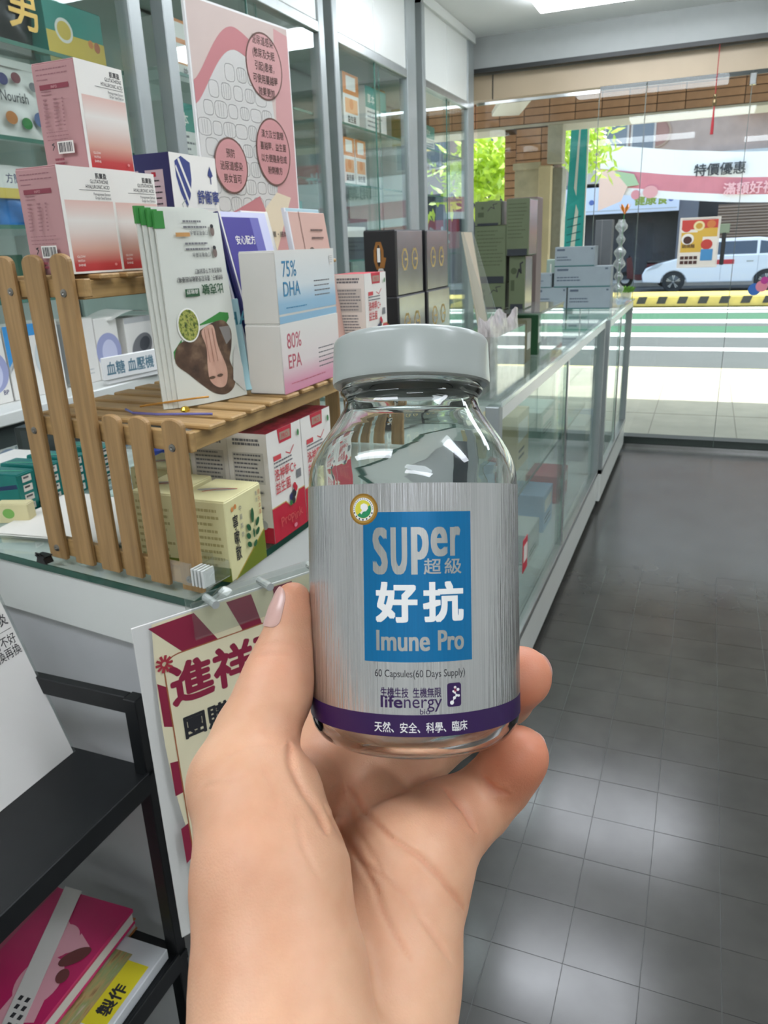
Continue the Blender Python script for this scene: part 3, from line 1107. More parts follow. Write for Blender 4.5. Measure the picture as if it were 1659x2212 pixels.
pouch(t, .17, .20, .06, mat('black_foil', '26262A', .35, var=.2, vscale=9))
b = MB(); b.box(-.004, -.083, .195, .004, .083, .215, MATS['black_foil']); b.build('sealed_edge', t)
p = Print((.032, -.08, .02), (0, 1, 0), (0, 0, 1), .16, .17)
p.text('男', .42, .25, .62, mat('gold_ink', 'CFA85A', .35, .6), .015)
p.build(t, 'lettering')
carton('carton', 'green and yellow carton with a white ring above the pink boxes', 'box', (-1.60, 1.80, 1.8205), 0, (.07, .205, .14), TEALP, {'pX': pr_yellow})
t = thing('pouch', 'white snack pouch printed with berries and herbs', 'pouch', (-1.58, 1.57, 1.6205))
pouch(t, .16, .17, .05, WHITE)
b = MB(); b.box(-.004, -.078, .165, .004, .078, .182, WHITE); b.build('sealed_edge', t)
p = Print((.029, -.075, .01), (0, 1, 0), (0, 0, 1), .15, .16)
for (a, c, r, m) in ((.15, .75, .10, NAVY), (.42, .8, .09, mat('berry_red', '7A3A44', .5)), (.75, .72, .08, GREYINK), (.2, .25, .11, mat('amber_print', 'B9773E', .5)), (.5, .2, .1, GREENINK), (.8, .28, .13, mat('slate_blue_print', '5A6B92', .5))):
    p.ell(a, c, r, r * .8, m)
p.text('Nourish', .05, .47, .2, INK, .01, sx=.8)
p.build(t, 'pouch_print')
carton('carton', 'ochre brown carton standing beside the snack pouch', 'box', (-1.63, 1.74, 1.6205), 0, (.05, .07, .15), BROWNP, {'pX': lambda p: (p.rect(.7, .1, .98, .95, WHITE), p.rect(.1, .1, .6, .3, mat('dark_ochre', '7A5A22', .5)))})
t = thing('pouch', 'blue and white pouch with a yellow stripe beside the pink boxes', 'pouch', (-1.56, 1.50, 1.4305))
pouch(t, .15, .125, .045, mat('blue_foil', '2E6FB0', .3, var=.35, vscale=16))
b = MB(); b.box(-.004, -.073, .12, .004, .073, .135, WHITE); b.build('sealed_edge', t)
p = Print((.026, -.07, .06), (0, 1, 0), (0, 0, 1), .14, .065)
p.rect(0, .35, 1, 1, WHITE); p.rect(0, 0, 1, .35, YELLOW)
p.text('方簡易', .2, .55, .35, NAVY, .01)
p.build(t, 'pouch_print')
carton('carton', 'small white and green carton on the glass shelf by the fence', 'box', (-1.60, 1.60, 1.2655), 0, (.06, .12, .145), WHITE, {'pX': lambda p: (p.rect(0, 0, 1, .42, LGREEN), p.ell(.3, .7, .1, .1, TEALP), p.text('Ca', .6, .65, .2, INK))})
carton('carton', 'flat dark green carton behind the fence on the glass shelf', 'box', (-1.63, 1.40, 1.2655), 0, (.12, .2, .10), mat('dark_green_card', '2F5A44', .5), {'pX': lambda p: p.lines(.1, .9, .6, 3, .2, .06, LGREEN, .3)})

# white appliance cartons on the back worktop
BLUEP = mat('sky_blue_print', '3F93D0', .45)


def pr_monitor(p):
    p.poly([(0, 1), (.85, 1), (.85, .84), (.38, .84), (.0, .45)], BLUEP)
    p.poly([(.0, .45), (.38, .84), (.30, .84), (.0, .36)], LGREY)
    p.ell(.62, .50, .13, .26, mat('pale_grey_device', 'C7CFD0', .4))
    p.ell(.62, .52, .05, .08, TEALP)
    p.text('PRO', .12, .12, .10, INK, .01)
    p.ell(.85, .10, .07, .03, BLUEP)


def pr_heart(p):
    p.ell(.5, .45, .3, .3, mat('lilac_print', '9AA0C6', .5))
    p.ell(.52, .42, .18, .22, mat('pale_lilac', 'C5C9E2', .5))
    p.text('BP', .75, .12, .09, NAVY, .01)


for (y, w_, pr, lab, h_) in ((1.30, .10, pr_heart, 'white appliance carton at the far end behind the fence', .17), (1.44, .17, pr_monitor, 'white appliance carton with a blue corner seen through the fence', .175), (1.60, .105, lambda p: (p.text('G(d)', .3, .80, .09, INK, .01), p.lines(.1, .8, .2, 2, .06, .02, LGREY)), 'plain white appliance carton between the fence pickets', .17), (1.70, .09, pr_heart, 'white appliance carton with a lilac picture behind the fence', .165)):
    carton('appliance_carton', lab, 'box', (-1.57, y, 1.0305), .0, (.09, w_, h_), WHITE, {'pX': pr, 'mY': lambda p: p.rect(.05, .05, .95, .95, mat('shade_grey_print', 'B9BDBD', .5))}, 'white appliance cartons on the back worktop')
carton('appliance_carton', 'white carton with a grey device picture beside the leaflets', 'box', (-1.57, 1.835, 1.0305), 0, (.09, .12, .155), WHITE, {'pX': lambda p: (p.ell(.55, .45, .32, .22, GREYINK, rot=.5), p.ell(.65, .5, .16, .12, mat('charcoal_print', '4A4C52', .5), rot=.5), p.rect(0, .9, 1, 1, LGREY))}, 'white appliance cartons on the back worktop')
# magazine leaning over that carton
t = thing('brochure', 'curled brochure with a green stripe lying on the white cartons', 'brochure', (-1.56, 1.80, 1.1895), 0)
b = MB()
for i in range(8):
    def zz(q):
        return .02 * math.sin(q * 2.6) + .001
    q0, q1 = i / 8, (i + 1) / 8
    b.face([(-.05, -.09 + .16 * q0, zz(q0)), (.05, -.09 + .16 * q0, zz(q0) - .004), (.05, -.09 + .16 * q1, zz(q1) - .004), (-.05, -.09 + .16 * q1, zz(q1))], WHITE if i not in (5, 6) else TEALP)
b.build('page', t, weld=True)
# small white price sign
t = thing('price_sign', 'white plastic sign reading blood sugar and blood pressure meters', 'sign', (-1.425, 1.68, 1.045), 1.45)
b = MB(); b.box(-.115, -.002, 0, .115, .002, .06, mat('white_plastic', 'F0F0EE', .3)); b.build('sign_plate', t, bevel=.002)
b = MB(); b.box(-.1, .002, -.012, .1, .02, .01, mat('white_plastic', 'F0F0EE', .3)); b.build('clip', t, bevel=.002)
p = Print((-.115, -.002, 0), (1, 0, 0), (0, 0, 1), .23, .06)
p.text('血糖 血壓機', .06, .25, .62, mat('grey_blue_ink', '5C7F90', .5), .02, sx=.86)
p.build(t, 'lettering')

# ================================================================== COUNTERS
SIDEP = mat('pale_grey_panel', 'C3C5C6', .45, var=.02)
# near counter with the glass top (front edge set at a slight angle)
t = thing('glass_counter', 'white counter with a green edged glass top under the bamboo rack', 'counter', (0, 0, 0))
top = [(-.489, .617), (-.489, 1.74), (-.98, 1.74), (-.98, 1.20), (-1.30, 1.20), (-1.30, .724)]


def inset(poly, d_):
    n = len(poly)
    out = []
    for k in range(n):
        p0, p1, p2 = Vector(poly[k - 1]), Vector(poly[k]), Vector(poly[(k + 1) % n])
        e1, e2 = (p1 - p0).normalized(), (p2 - p1).normalized()
        n1, n2 = Vector((-e1.y, e1.x)), Vector((-e2.y, e2.x))
        bis = (n1 + n2) / (1 + n1.dot(n2))
        q = p1 + bis * d_
        out.append((q.x, q.y))
    return out


top_ccw = top
b = MB(); b.prism(inset(top_ccw, .0015), .9812, .990, GREENGLASS)
gt = b.build('glass_top', t)
b = MB()
n = len(top_ccw)
o1, i1 = top_ccw, inset(top_ccw, .0014)
for k in range(n):
    a, c = o1[k], o1[(k + 1) % n]
    d0, d1 = i1[k], i1[(k + 1) % n]
    b.mesh_([(*a, .981), (*c, .981), (*c, .9898), (*a, .9898), (*d0, .981), (*d1, .981), (*d1, .9898), (*d0, .9898)], [(0, 1, 2, 3), (3, 2, 6, 7), (1, 0, 4, 5)], GEDGE)
b.build('glass_edge', gt)
b = MB(); b.prism(inset(top_ccw, .004), .905, .981, LAM); b.build('top_frame', t, bevel=.003)
b = MB(); b.prism(inset(top_ccw, .018), .08, .905, SIDEP); b.build('cabinet_body', t)
b = MB(); b.prism(inset(top_ccw, .035), 0, .08, DARKT); b.build('plinth', t)


def showcase(label, y0, y1, xf, z1, blueglow=False):
    t = thing('glass_showcase', label, 'showcase', (xf, y0, 0), 0, 'glass showcases along the aisle')
    L = y1 - y0
    D = .50
    bevbox('base', -D, .0, .04, -.004, L, .19, LAM, t, bevel=.003)
    bevbox('plinth', -D + .03, .02, 0, -.035, L - .02, .04, DARKT, t, bevel=.002)
    bevbox('sill_rail', -.03, 0, .19, 0, L, .215, ALU, t, bevel=.002)
    for (xa, ya) in ((-.035, 0), (-.035, L - .035), (-D, 0), (-D, L - .035)):
        bevbox('post', xa, ya, .19, xa + .035, ya + .035, z1 - .012, ALUP, t, bevel=.002)
    bevbox('top_rail', -.03, .035, z1 - .05, 0, L - .035, z1 - .012, LAM, t, bevel=.002)
    bevbox('top_rail', -D, .035, z1 - .05, -D + .03, L - .035, z1 - .012, LAM, t, bevel=.002)
    b = MB(); b.box(-D, 0, z1 - .010, .004, L, z1, GREENGLASS); tp = b.build('glass_top', t)
    b = MB(); b.box(.004, 0, z1 - .0105, .0075, L, z1 + .0005, mat('polished_edge', 'C8D6D2', .15, .4)); b.build('glass_edge', tp)
    for k in range(2):
        b = MB(); b.box(-.018 - k * .007, .035 + k * L * .46, .215, -.013 - k * .007, L * (.54 if k == 0 else 1) - .035 * k, z1 - .05, GLASS); b.build('front_pane', t)
    b = MB(); b.box(-.012, L * .5 - .012, .215, -.004, L * .5 + .012, z1 - .05, CHROME); b.build('door_stile', t, bevel=.002)
    b = MB(); b.box(-D, .035, .2, -D + .012, L - .035, z1 - .05, BACKP); b.build('back_panel', t)
    b = MB(); b.box(-D + .012, .036, .56, -.08, L - .036, .568, GREENGLASS); sh = b.build('shelf', t)
    b = MB(); b.box(-.08, .036, .5595, -.077, L - .036, .5685, SHELFE); b.build('shelf_edge', sh)
    return t


showcase('long glass showcase behind the bottle with wrapped goods on top', 1.76, 3.90, -.430, .99)
showcase('glass showcase by the shop window under the grey cartons', 3.93, 5.20, -.415, .985)
# goods on the showcase shelves
GOODS = ((-.62, 2.1, .2155, .16, .2, .14, 'C9CED6', 'pale grey carton on the showcase floor'), (-.62, 2.42, .2155, .16, .16, .2, '8FB2D8', 'light blue carton on the showcase floor'),
         (-.60, 2.75, .2155, .14, .22, .12, 'D8D8D2', 'white carton low in the showcase'), (-.62, 3.1, .2155, .16, .2, .16, 'A8C4E2', 'pale blue carton low in the showcase'),
         (-.62, 3.5, .2155, .16, .22, .13, 'B65A5E', 'dull red carton low in the showcase'), (-.64, 2.3, .5685, .14, .22, .14, '4A4E58', 'charcoal carton on the showcase shelf'),
         (-.64, 2.7, .5685, .14, .2, .2, 'D9C9A0', 'tan carton on the showcase shelf'), (-.64, 3.2, .5685, .14, .3, .12, '9FB8B0', 'sage carton on the showcase shelf'),
         (-.62, 4.3, .2155, .16, .3, .2, 'C5C9CC', 'grey carton in the window showcase'), (-.62, 4.8, .2155, .16, .22, .14, '7E9CBF', 'blue carton in the window showcase'),
         (-.62, 4.5, .5685, .14, .26, .18, '6E7F78', 'green grey carton in the window showcase'))
for k, (x, y, z, w_, d_, h_, c, lab) in enumerate(GOODS):
    carton('carton', lab, 'box', (x, y, z - (.0255 if z < .3 else 0) + .0005), 0, (w_, d_, h_), mat('card_' + c, c, .5), {'pX': lambda p: (p.rect(.1, .5, .9, .85, CREAMW), p.lines(.15, .85, .3, 2, .12, .05, INK, .4))}, 'cartons inside the showcases')
# red price tag hanging on the showcase rail
t = thing('price_tag', 'small red tag fixed to the showcase glass beside the bottle', 'tag', (-.4135, 2.02, .50))
b = MB(); b.box(0, -.03, -.05, .0015, .03, .05, REDINK); b.build('tag_card', t)
b = MB(); b.box(.0015, -.022, -.02, .0022, .022, .03, CREAMW); b.build('tag_print', t)
# ================================================================== BAMBOO RACK
BAMV = wood_mat('bamboo_upright', 'B08C5C', '927248', 2)
BAMX = wood_mat('bamboo_cross', 'B4925F', '98784A', 0)
BAMY = wood_mat('bamboo_rail', 'B99862', '9E7F4E', 1)
SCREW = mat('steel_screw', '8F8C86', .3, .9)
FO = Vector((-.747, .677, .99))
FANG = math.radians(-8.04)
rk = thing('bamboo_rack', 'two tier bamboo rack with picket fence end holding boxes and leaflets', 'rack', FO, 0)


def fl_(s, y, z):
    """rack frame: s along the fence, y back along the shelves, z above the counter"""
    return (s * math.cos(FANG) - 0 * y, s * math.sin(FANG) + y, z)


def picket(s0, s1, h):
    w = s1 - s0
    b = MB()
    r = w / 2
    pts = [(0, .001), (w, .001)] + [(w / 2 + r * math.cos(a) * 1.0, h - r * .55 + r * .55 * math.sin(a)) for a in [math.pi * k / 10 for k in range(11)]]
    b.prism(pts, -.007, 0, BAMV, 'z')
    b.v = [(x, z, y) for x, y, z in b.v]
    b.f = [tuple(reversed(f)) for f in b.f]
    o = b.build('picket', rk, loc=fl_(s0, 0, 0), rot=(0, 0, FANG), bevel=.0015)
    return o


for s0, s1, h in ((.0, .031, .3665), (.049, .081, .3665), (.096, .127, .3665), (.138, .166, .197), (.180, .210, .198), (.230, .261, .199)):
    picket(s0, s1, h)


def crossrail(s0, s1, z0, z1, y=0.0, name='cross_rail'):
    b = MB()
    b.box(0, 0, 0, s1 - s0, .009, z1 - z0, BAMX)
    return b.build(name, rk, loc=fl_(s0, y + .0003, z0), rot=(0, 0, FANG), bevel=.001)


crossrail(.004, .139, .321, .340)
crossrail(.004, .264, .162, .184)
crossrail(.004, .255, .004, .027)
for s, z in ((.022, .328), (.112, .326), (.016, .168), (.243, .168), (.243, .016), (.016, .016)):
    b = MB()
    b.lathe([(.0045, 0), (.0042, .0012), (.0015, .002), (.0001, .0012)], SCREW, 14)
    b.build('screw', rk, loc=fl_(s, -.007, z), rot=(math.pi / 2, 0, 0))
RL = .62      # rack length
for s, z0, z1 in ((.118, .318, .338), (.008, .318, .338), (.245, .158, .178), (.008, .158, .178)):
    b = MB()
    b.box(-.006, .010, z0, .006, RL, z1, BAMY)
    b.build('side_rail', rk, loc=fl_(s, 0, 0), bevel=.001)
# shelf slats
for (sa, sb, z, n, y0) in ((.0, .135, .338, 14, .02), (.0, .262, .178, 14, .02)):
    b = MB()
    b.box(0, 0, 0, (sb - sa), .030, .006, BAMX)
    s0 = b.build('shelf_slat', rk, bevel=.0016)
    for k in range(n):
        o = s0 if k == 0 else s0.copy()
        if k:
            COL.objects.link(o)
        o.location = fl_(sa, y0 + k * .0435, z)
        o.rotation_euler = (0, 0, FANG * .55)
# far fence end
for s0, s1, h in ((.0, .031, .3665), (.049, .081, .3665), (.096, .127, .3665), (.138, .166, .197), (.180, .210, .198), (.230, .261, .199)):
    o = picket(s0, s1, h)
    o.location = fl_(s0, RL + .008, 0)
ZL = .99 + .1845      # top of the lower shelf
ZU = .99 + .3445      # top of the upper shelf

# black binder clip foot at the fence
t = thing('binder_clip', 'small black clip on the glass at the foot of the fence', 'clip', (-.742, .655, .9905), -.14)
b = MB(); b.prism([(-.009, 0), (.009, 0), (.006, .007), (.010, .010), (-.010, .010), (-.006, .007)], -.006, .006, BLACKP, 'z'); b.v = [(x, z, y) for x, y, z in b.v]; b.build('clip_body', t)
b = MB(); b.tube([(-.004, -.005, .010), (-.002, -.009, .015), (.004, -.008, .014), (.005, -.004, .010)], .0011, BLACKP, 6); b.build('wire_arm', t)

# ================================================================== BOXES ON THE RACK
PINKS = mat('dusty_pink_card', 'B98C8C', .5, var=.02)
PGRAD = grad_mat('pink_box_gradient', ((0, 'B02A2E'), (.10, 'B83A38'), (.30, 'CE9C8A'), (.55, 'DCCCC2'), (.72, 'E4DED6'), (.82, 'E0CEC4'), (1, 'DDB8AC')))
MAROON = mat('maroon_print', '8A3A48', .5)
PLUMINK = mat('plum_fine_print', '9A6A70', .5)


def pr_pink_front(p):
    p.rect(0, 0, 1, 1, CREAMW)
    p.rect(.06, .02, .99, .69, PGRAD)
    p.text('肌寶盈', .93, .905, .058, INK, .010, al='r', sx=.9)
    p.text('GLUTATHIONE', .95, .855, .050, INK, .004, al='r', sx=.72)
    p.text('HYALURONIC ACID', .96, .805, .050, INK, .004, al='r', sx=.72)
    p.line([(.36, .788), (.96, .788)], .004, INK)
    p.text('Pomegranate Extract', .96, .742, .038, INK, 0, al='r', sx=.72)
    p.text('Grape Seed Extract', .96, .706, .038, INK, 0, al='r', sx=.72)
    for k, w in enumerate(('GLOW', 'WITH', 'SHINE')):
        p.text(w, .12, .15 - k * .04, .032, CREAMW, .004, sx=1.1)
    p.ell(.86, .075, .018, .014, mat('pale_rose_print', 'D98A84', .5))


def pr_pink_side(p):
    p.lines(.1, .9, .93, 2, .045, .010, PLUMINK, .1)
    p.lines(.1, .35, .84, 1, .04, .010, PLUMINK)
    p.rect(.14, .755, .82, .80, MAROON)
    p.text('INFO', .48, .763, .035, mat('pale_pink_ink', 'D9A8A8', .5), .004, al='c')
    p.lines(.16, .40, .735, 2, .03, .008, PLUMINK)
    for k in range(8):
        for a in (.18, .42, .62):
            p.lines(a, a + (.12 if a != .62 else .05), .66 - k * .035, 1, .03, .012, PLUMINK, .3)
    p.lines(.18, .82, .36, 3, .035, .008, PLUMINK, .3)
    p.rect(.40, .16, .78, .275, CREAMW)
    x = .43
    while x < .75:
        w = random.uniform(.008, .028)
        p.rect(x, .175, min(x + w, .755), .262, INK)
        p.k -= 1
        x += w + random.uniform(.008, .02)
    p.k += 1
    p.line([(.28, .20), (.33, .235), (.28, .25), (.33, .26)], .01, INK)
    p.lines(.30, .52, .10, 2, .04, .022, MAROON)


PD = (.060, .0745, .108)
for (x, y, z, lab) in ((-.659, .7055, ZU, 'pink and red gradient carton in the lower row beside the fence'), (-.6605, .7855, ZU, 'pink and red gradient carton in the lower row beside the leaflets'), (-.669, .763, ZU + PD[2], 'pink and red gradient carton stacked on top of the other two')):
    carton('supplement_carton', lab, 'box', (x, y, z + .0004), -.06 if z < 1.4 else -.01, PD, PINKS, {'pX': pr_pink_front, 'mY': pr_pink_side}, 'pink gradient cartons')

SHIELD = mat('navy_shield_print', '33407F', .45)
VIOL = mat('violet_print', '7A80B8', .5)


def pr_blue_front(p):
    p.rect(0, 0, 1, 1, CREAMW)
    p.poly([(.10, .93), (.24, .98), (.42, .93), (.42, .78), (.36, .63), (.27, .53), (.16, .66), (.10, .80)], SHIELD)
    p.poly([(.16, .97 - .02), (.20, .96), (.40, .68), (.38, .65)], CREAMW)
    p.poly([(.10, .88), (.12, .90), (.33, .58), (.30, .56)], CREAMW)
    p.line([(.24, .60), (.16, .56), (.20, .48), (.28, .50), (.26, .56)], .008, mat('sage_line', '9AA89A', .5))
    p.poly([(.05, .44), (.14, .47), (.22, .42), (.30, .44), (.32, .30), (.26, .14), (.12, .14), (.05, .28)], VIOL)
    p.line([(.30, .48), (.37, .40), (.30, .32), (.34, .18)], .010, mat('sage_line', '9AA89A', .5))
    p.line([(.17, .40), (.15, .28), (.20, .20)], .008, CREAMW)
    p.ell(.84, .85, .035, .035, SHIELD)
    p.poly([(.78, .83), (.84, .92), (.90, .83)], SHIELD)
    p.line([(.84, .82), (.84, .76)], .012, SHIELD)
    p.text('舒衛寧', .50, .585, .13, SHIELD, .02, sx=.95)
    p.line([(.50, .53), (.92, .53)], .004, LGREY)
    p.text('私密呵護配方', .54, .45, .055, SHIELD, .004, sx=.9)
    p.text('蔓越莓精華膠囊', .54, .39, .055, SHIELD, .004, sx=.9)
    p.line([(.50, .35), (.92, .35)], .004, LGREY)
    p.text('Total Offering', .52, .28, .055, GREENINK, .004, sx=.9)
    p.poly([(.55, .28), (.63, .30), (.62, .24), (.55, .24)], GREENINK)
    for k, y in enumerate((.16, .10, .05)):
        p.rect(.88, y, .94, y + .03, SHIELD)


def pr_blue_side(p):
    p.rect(0, 0, 1, 1, NAVY)
    pk = mat('pale_pink_panel', 'D9C6CC', .5)
    p.rect(.30, .46, .80, .86, pk)
    p.rect(.30, .02, .80, .42, pk)
    p.rect(.0, .70, .12, .86, pk)
    p.rect(.48, .80, .60, .84, REDINK)
    p.lines(.36, .74, .76, 5, .05, .012, INK, .4)
    p.rect(.48, .36, .60, .39, REDINK)
    p.lines(.36, .74, .32, 5, .05, .012, INK, .4)


carton('supplement_carton', 'white and navy carton with a shield and ribbon print behind the leaflets', 'box', (-.6785, .937, ZU + .0004), 0, (.057, .104, .140), WHITE, {'pX': pr_blue_front, 'mY': pr_blue_side}, None, flapm=NAVY)

# ---- poster board standing on the upper shelf
PBACK = mat('beige_pink_poster', 'CDBBB2', .45, var=.02)
PROSE = mat('rose_poster_print', 'BF7C7F', .45)
PROSEL = mat('light_rose_poster_print', 'CB9A98', .45)
PCREAM = mat('cream_poster_print', 'DDD0B4', .45)
PGREY = mat('pale_grey_poster_print', 'CCCBC6', .45)
PBROWN = mat('brown_outline', '6E5048', .5)
CELL = mat('grey_cell_line', '8C8C88', .5)
pa, pb = Vector((-.733, 1.081)), Vector((-.697, 1.326))
pdir = (pb - pa).normalized()
pang = math.atan2(pdir.y, pdir.x)
PW, PHT = .247, .372
t = thing('poster_board', 'pink medical poster board with three round text bubbles behind the boxes', 'poster', (pa.x - .003, pa.y, 1.3352), 0, rot=(0, 0, pang))
b = MB(); b.box(0, 0, 0, PW, .005, PHT, mat('white_foam_board', 'F0F0EE', .6)); b.build('foam_board', t)
b = MB(); b.box(PW * .35, .006, -.001, PW * .65, .05, .01, mat('white_foam_board', 'F0F0EE', .6)); b.build('stand_foot', t)
p = Print((0, 0, 0), (1, 0, 0), (0, 0, 1), PW, PHT)
p.rect(.012, .0, .988, .992, PBACK)
p.poly([(.55, 0), (.988, 0), (.988, .965), (.84, .98), (.80, .6), (.74, .35)], PROSEL)


def wave(q):
    return .70 + .235 * math.sin(min(1, q / .46) * 1.571) ** 1.3 if q < .46 else .935 - .45 * (q - .46) ** 1.5


qs = [k / 24 * .82 for k in range(25)]
p.poly([(.012, .16)] + [(.55, .10), (.74, .26), (.80, .5), (.78, .62)] + [(.012 + q * .9, wave(q) - .075) for q in reversed(qs)], PGREY)
for q0, q1 in zip(qs, qs[1:]):
    p.poly([(.012 + q0 * .9, wave(q0) - .085), (.012 + q1 * .9, wave(q1) - .085), (.012 + q1 * .9, wave(q1)), (.012 + q0 * .9, wave(q0))], PROSE)
    p.k -= 1
p.k += 1
random.seed(11)
for r in range(9):
    for c in range(6):
        ca, cb = .07 + c * .115 + (r % 2) * .05, .24 + r * .074
        if ca > .70 or cb > wave(max(0, (ca - .012) / .9)) - .12:
            continue
        rx_, ry_ = .050 + random.uniform(-.008, .01), .029 + random.uniform(-.004, .006)
        pts = []
        for k in range(13):
            an_ = 2 * math.pi * k / 12
            pts.append((ca + rx_ * math.copysign(abs(math.cos(an_)) ** .6, math.cos(an_)), cb + ry_ * math.copysign(abs(math.sin(an_)) ** .6, math.sin(an_))))
        p.line(pts, .0024, CELL)
        p.k -= 1
        if (r + c) % 2 == 0:
            for dx in (-.02, .0, .02):
                p.line([(ca + dx, cb - .026), (ca + dx * 1.2, cb + .026)], .0016, CELL)
                p.k -= 1
p.k += 1
p.poly([(.34, 0), (.66, 0), (.90, .28), (.74, .30), (.50, .18)], PCREAM)
p.poly([(.012, 0), (.34, 0), (.60, .22), (.55, .28), (.30, .22), (.012, .16)], PROSE)
for (ca, cb, ra, rb, rows, sz) in ((.71, .815, .128, .134, ('泌尿道感染', '(憋尿及失眠', '引起)患者，', '可使用蔓越莓', '效果更加'), .042), (.735, .47, .125, .143, ('漢方及甘露糖', '蔓越莓、益生菌', '以方便隨身包或', '粉劑複方'), .039), (.275, .395, .108, .112, ('預防', '泌尿道感染', '男女皆可'), .042)):
    p.ell(ca, cb, ra, rb, PBROWN, 40)
    p.ell(ca, cb, ra - .0075, rb - .0075, PROSEL if cb > .6 else mat('mid_rose_poster_print', 'C68E8E', .45), 40)
    n = len(rows)
    for k, s in enumerate(rows):
        p.text(s, ca, cb + (n / 2 - k - .8) * .050, sz * .92, mat('brown_poster_ink', '5A4540', .5), .008, al='c', sx=.76)
p.text('營養師・專業推薦・諮詢', .58, .105, .028, INK, .01, al='c')
p.build(t, 'poster_print')

# ---- leaflets standing on the lower shelf
LEAFW = mat('leaflet_paper', 'D9DCD2', .55)
GRBAND = mat('leaflet_green', '3A8A3E', .5)
HAIR = photo_mat('printed_brown_hair', ('3A2A22', '5C4636', '8A7058'), 4)
SKINP = photo_mat('printed_skin', ('C79A86', 'D8B09C'), 3)
HERB = photo_mat('printed_herb', ('26331E', '6E7F34', 'B7B860', '1E2A1A'), 7)


def pr_leaflet(p):
    # the leaflet stands upside down
    R = math.pi
    p.rect(0, 0, 1, 1, LEAFW)
    p.poly([(.02, .30), (.12, .33), (.22, .37), (.40, .42), (.62, .43), (.80, .40), (.90, .44), (.90, .47), (.75, .48), (.55, .45), (.36, .42)], GRBAND)
    p.poly([(.02, .26), (.14, .33), (.14, .36), (.02, .30)], GRBAND)
    hair = [(.03, .24), (.10, .34), (.30, .38), (.55, .42), (.80, .43), (.92, .36), (.90, .28), (.78, .22), (.80, .12), (.72, .055), (.58, .04), (.44, .07), (.30, .12), (.16, .18)]
    hair = [(.03, .24), (.08, .33), (.26, .36), (.42, .40), (.62, .43), (.80, .43), (.90, .37), (.86, .28), (.80, .21), (.86, .13), (.80, .06), (.66, .03), (.50, .045), (.34, .10), (.18, .17)]
    p.poly(smooth_poly(hair), HAIR)
    p.poly(smooth_poly([(.42, .39), (.60, .415), (.64, .30), (.73, .17), (.68, .085), (.56, .075), (.45, .12), (.44, .2), (.46, .30)]), SKINP)
    p.poly([(.70, .40), (.88, .40), (.88, .33), (.78, .30)], mat('grey_cloth_print', '8D8884', .5))
    for a in (.46, .52, .58):
        p.line([(a, .40), (a + .02, .22)], .004, mat('skin_line', 'A67A66', .5))
    p.ell(.48, .135, .022, .008, HAIR)
    p.ell(.60, .140, .022, .008, HAIR)
    p.poly([(.80, .10), (.98, .02), (1, .16), (.95, .30), (.86, .24)], mat('leaflet_shadow_print', 'CFCFC8', .5))
    p.ell(.25, .43, .070, .090, mat('white_ring', 'F6F6F0', .5))
    p.ell(.25, .43, .062, .082, HERB)
    p.rect(.26, .575, .46, .615, mat('dark_green_print', '2F5A3A', .5))
    p.text('鼻敏舒', .36, .61, .026, CREAMW, .006, al='c', rot=R)
    p.text('比克敏', .86, .628, .058, mat('dark_green_print', '2F5A3A', .5), .02, rot=R, al='l')
    p.text('你的鼻子、還在忍受過敏的困擾嗎？', .88, .675, .030, INK, .008, rot=R, sx=.72)
    p.text('你是否有以下症狀呢？', .88, .712, .028, INK, .008, rot=R, sx=.8)
    for (y, c, m) in ((.775, GREYINK, mat('dark_red_dot', '7A3A3A', .5)), (.885, ORANGE, None)):
        p.text('打噴嚏流鼻水', .72, y + .02, .026, INK, .006, rot=R, sx=.9)
        p.lines(.34, .72, y + .035, 2, -.028, .010, GREYINK, .3)
        p.ell(.80, y + .02, .018, .026, mat('brown_icon', '7A6A62', .5))
        p.ell(.80, y + .045, .014, .010, INK)
    p.rect(.22, .878, .42, .898, mat('pale_orange_label', 'C9965A', .5))


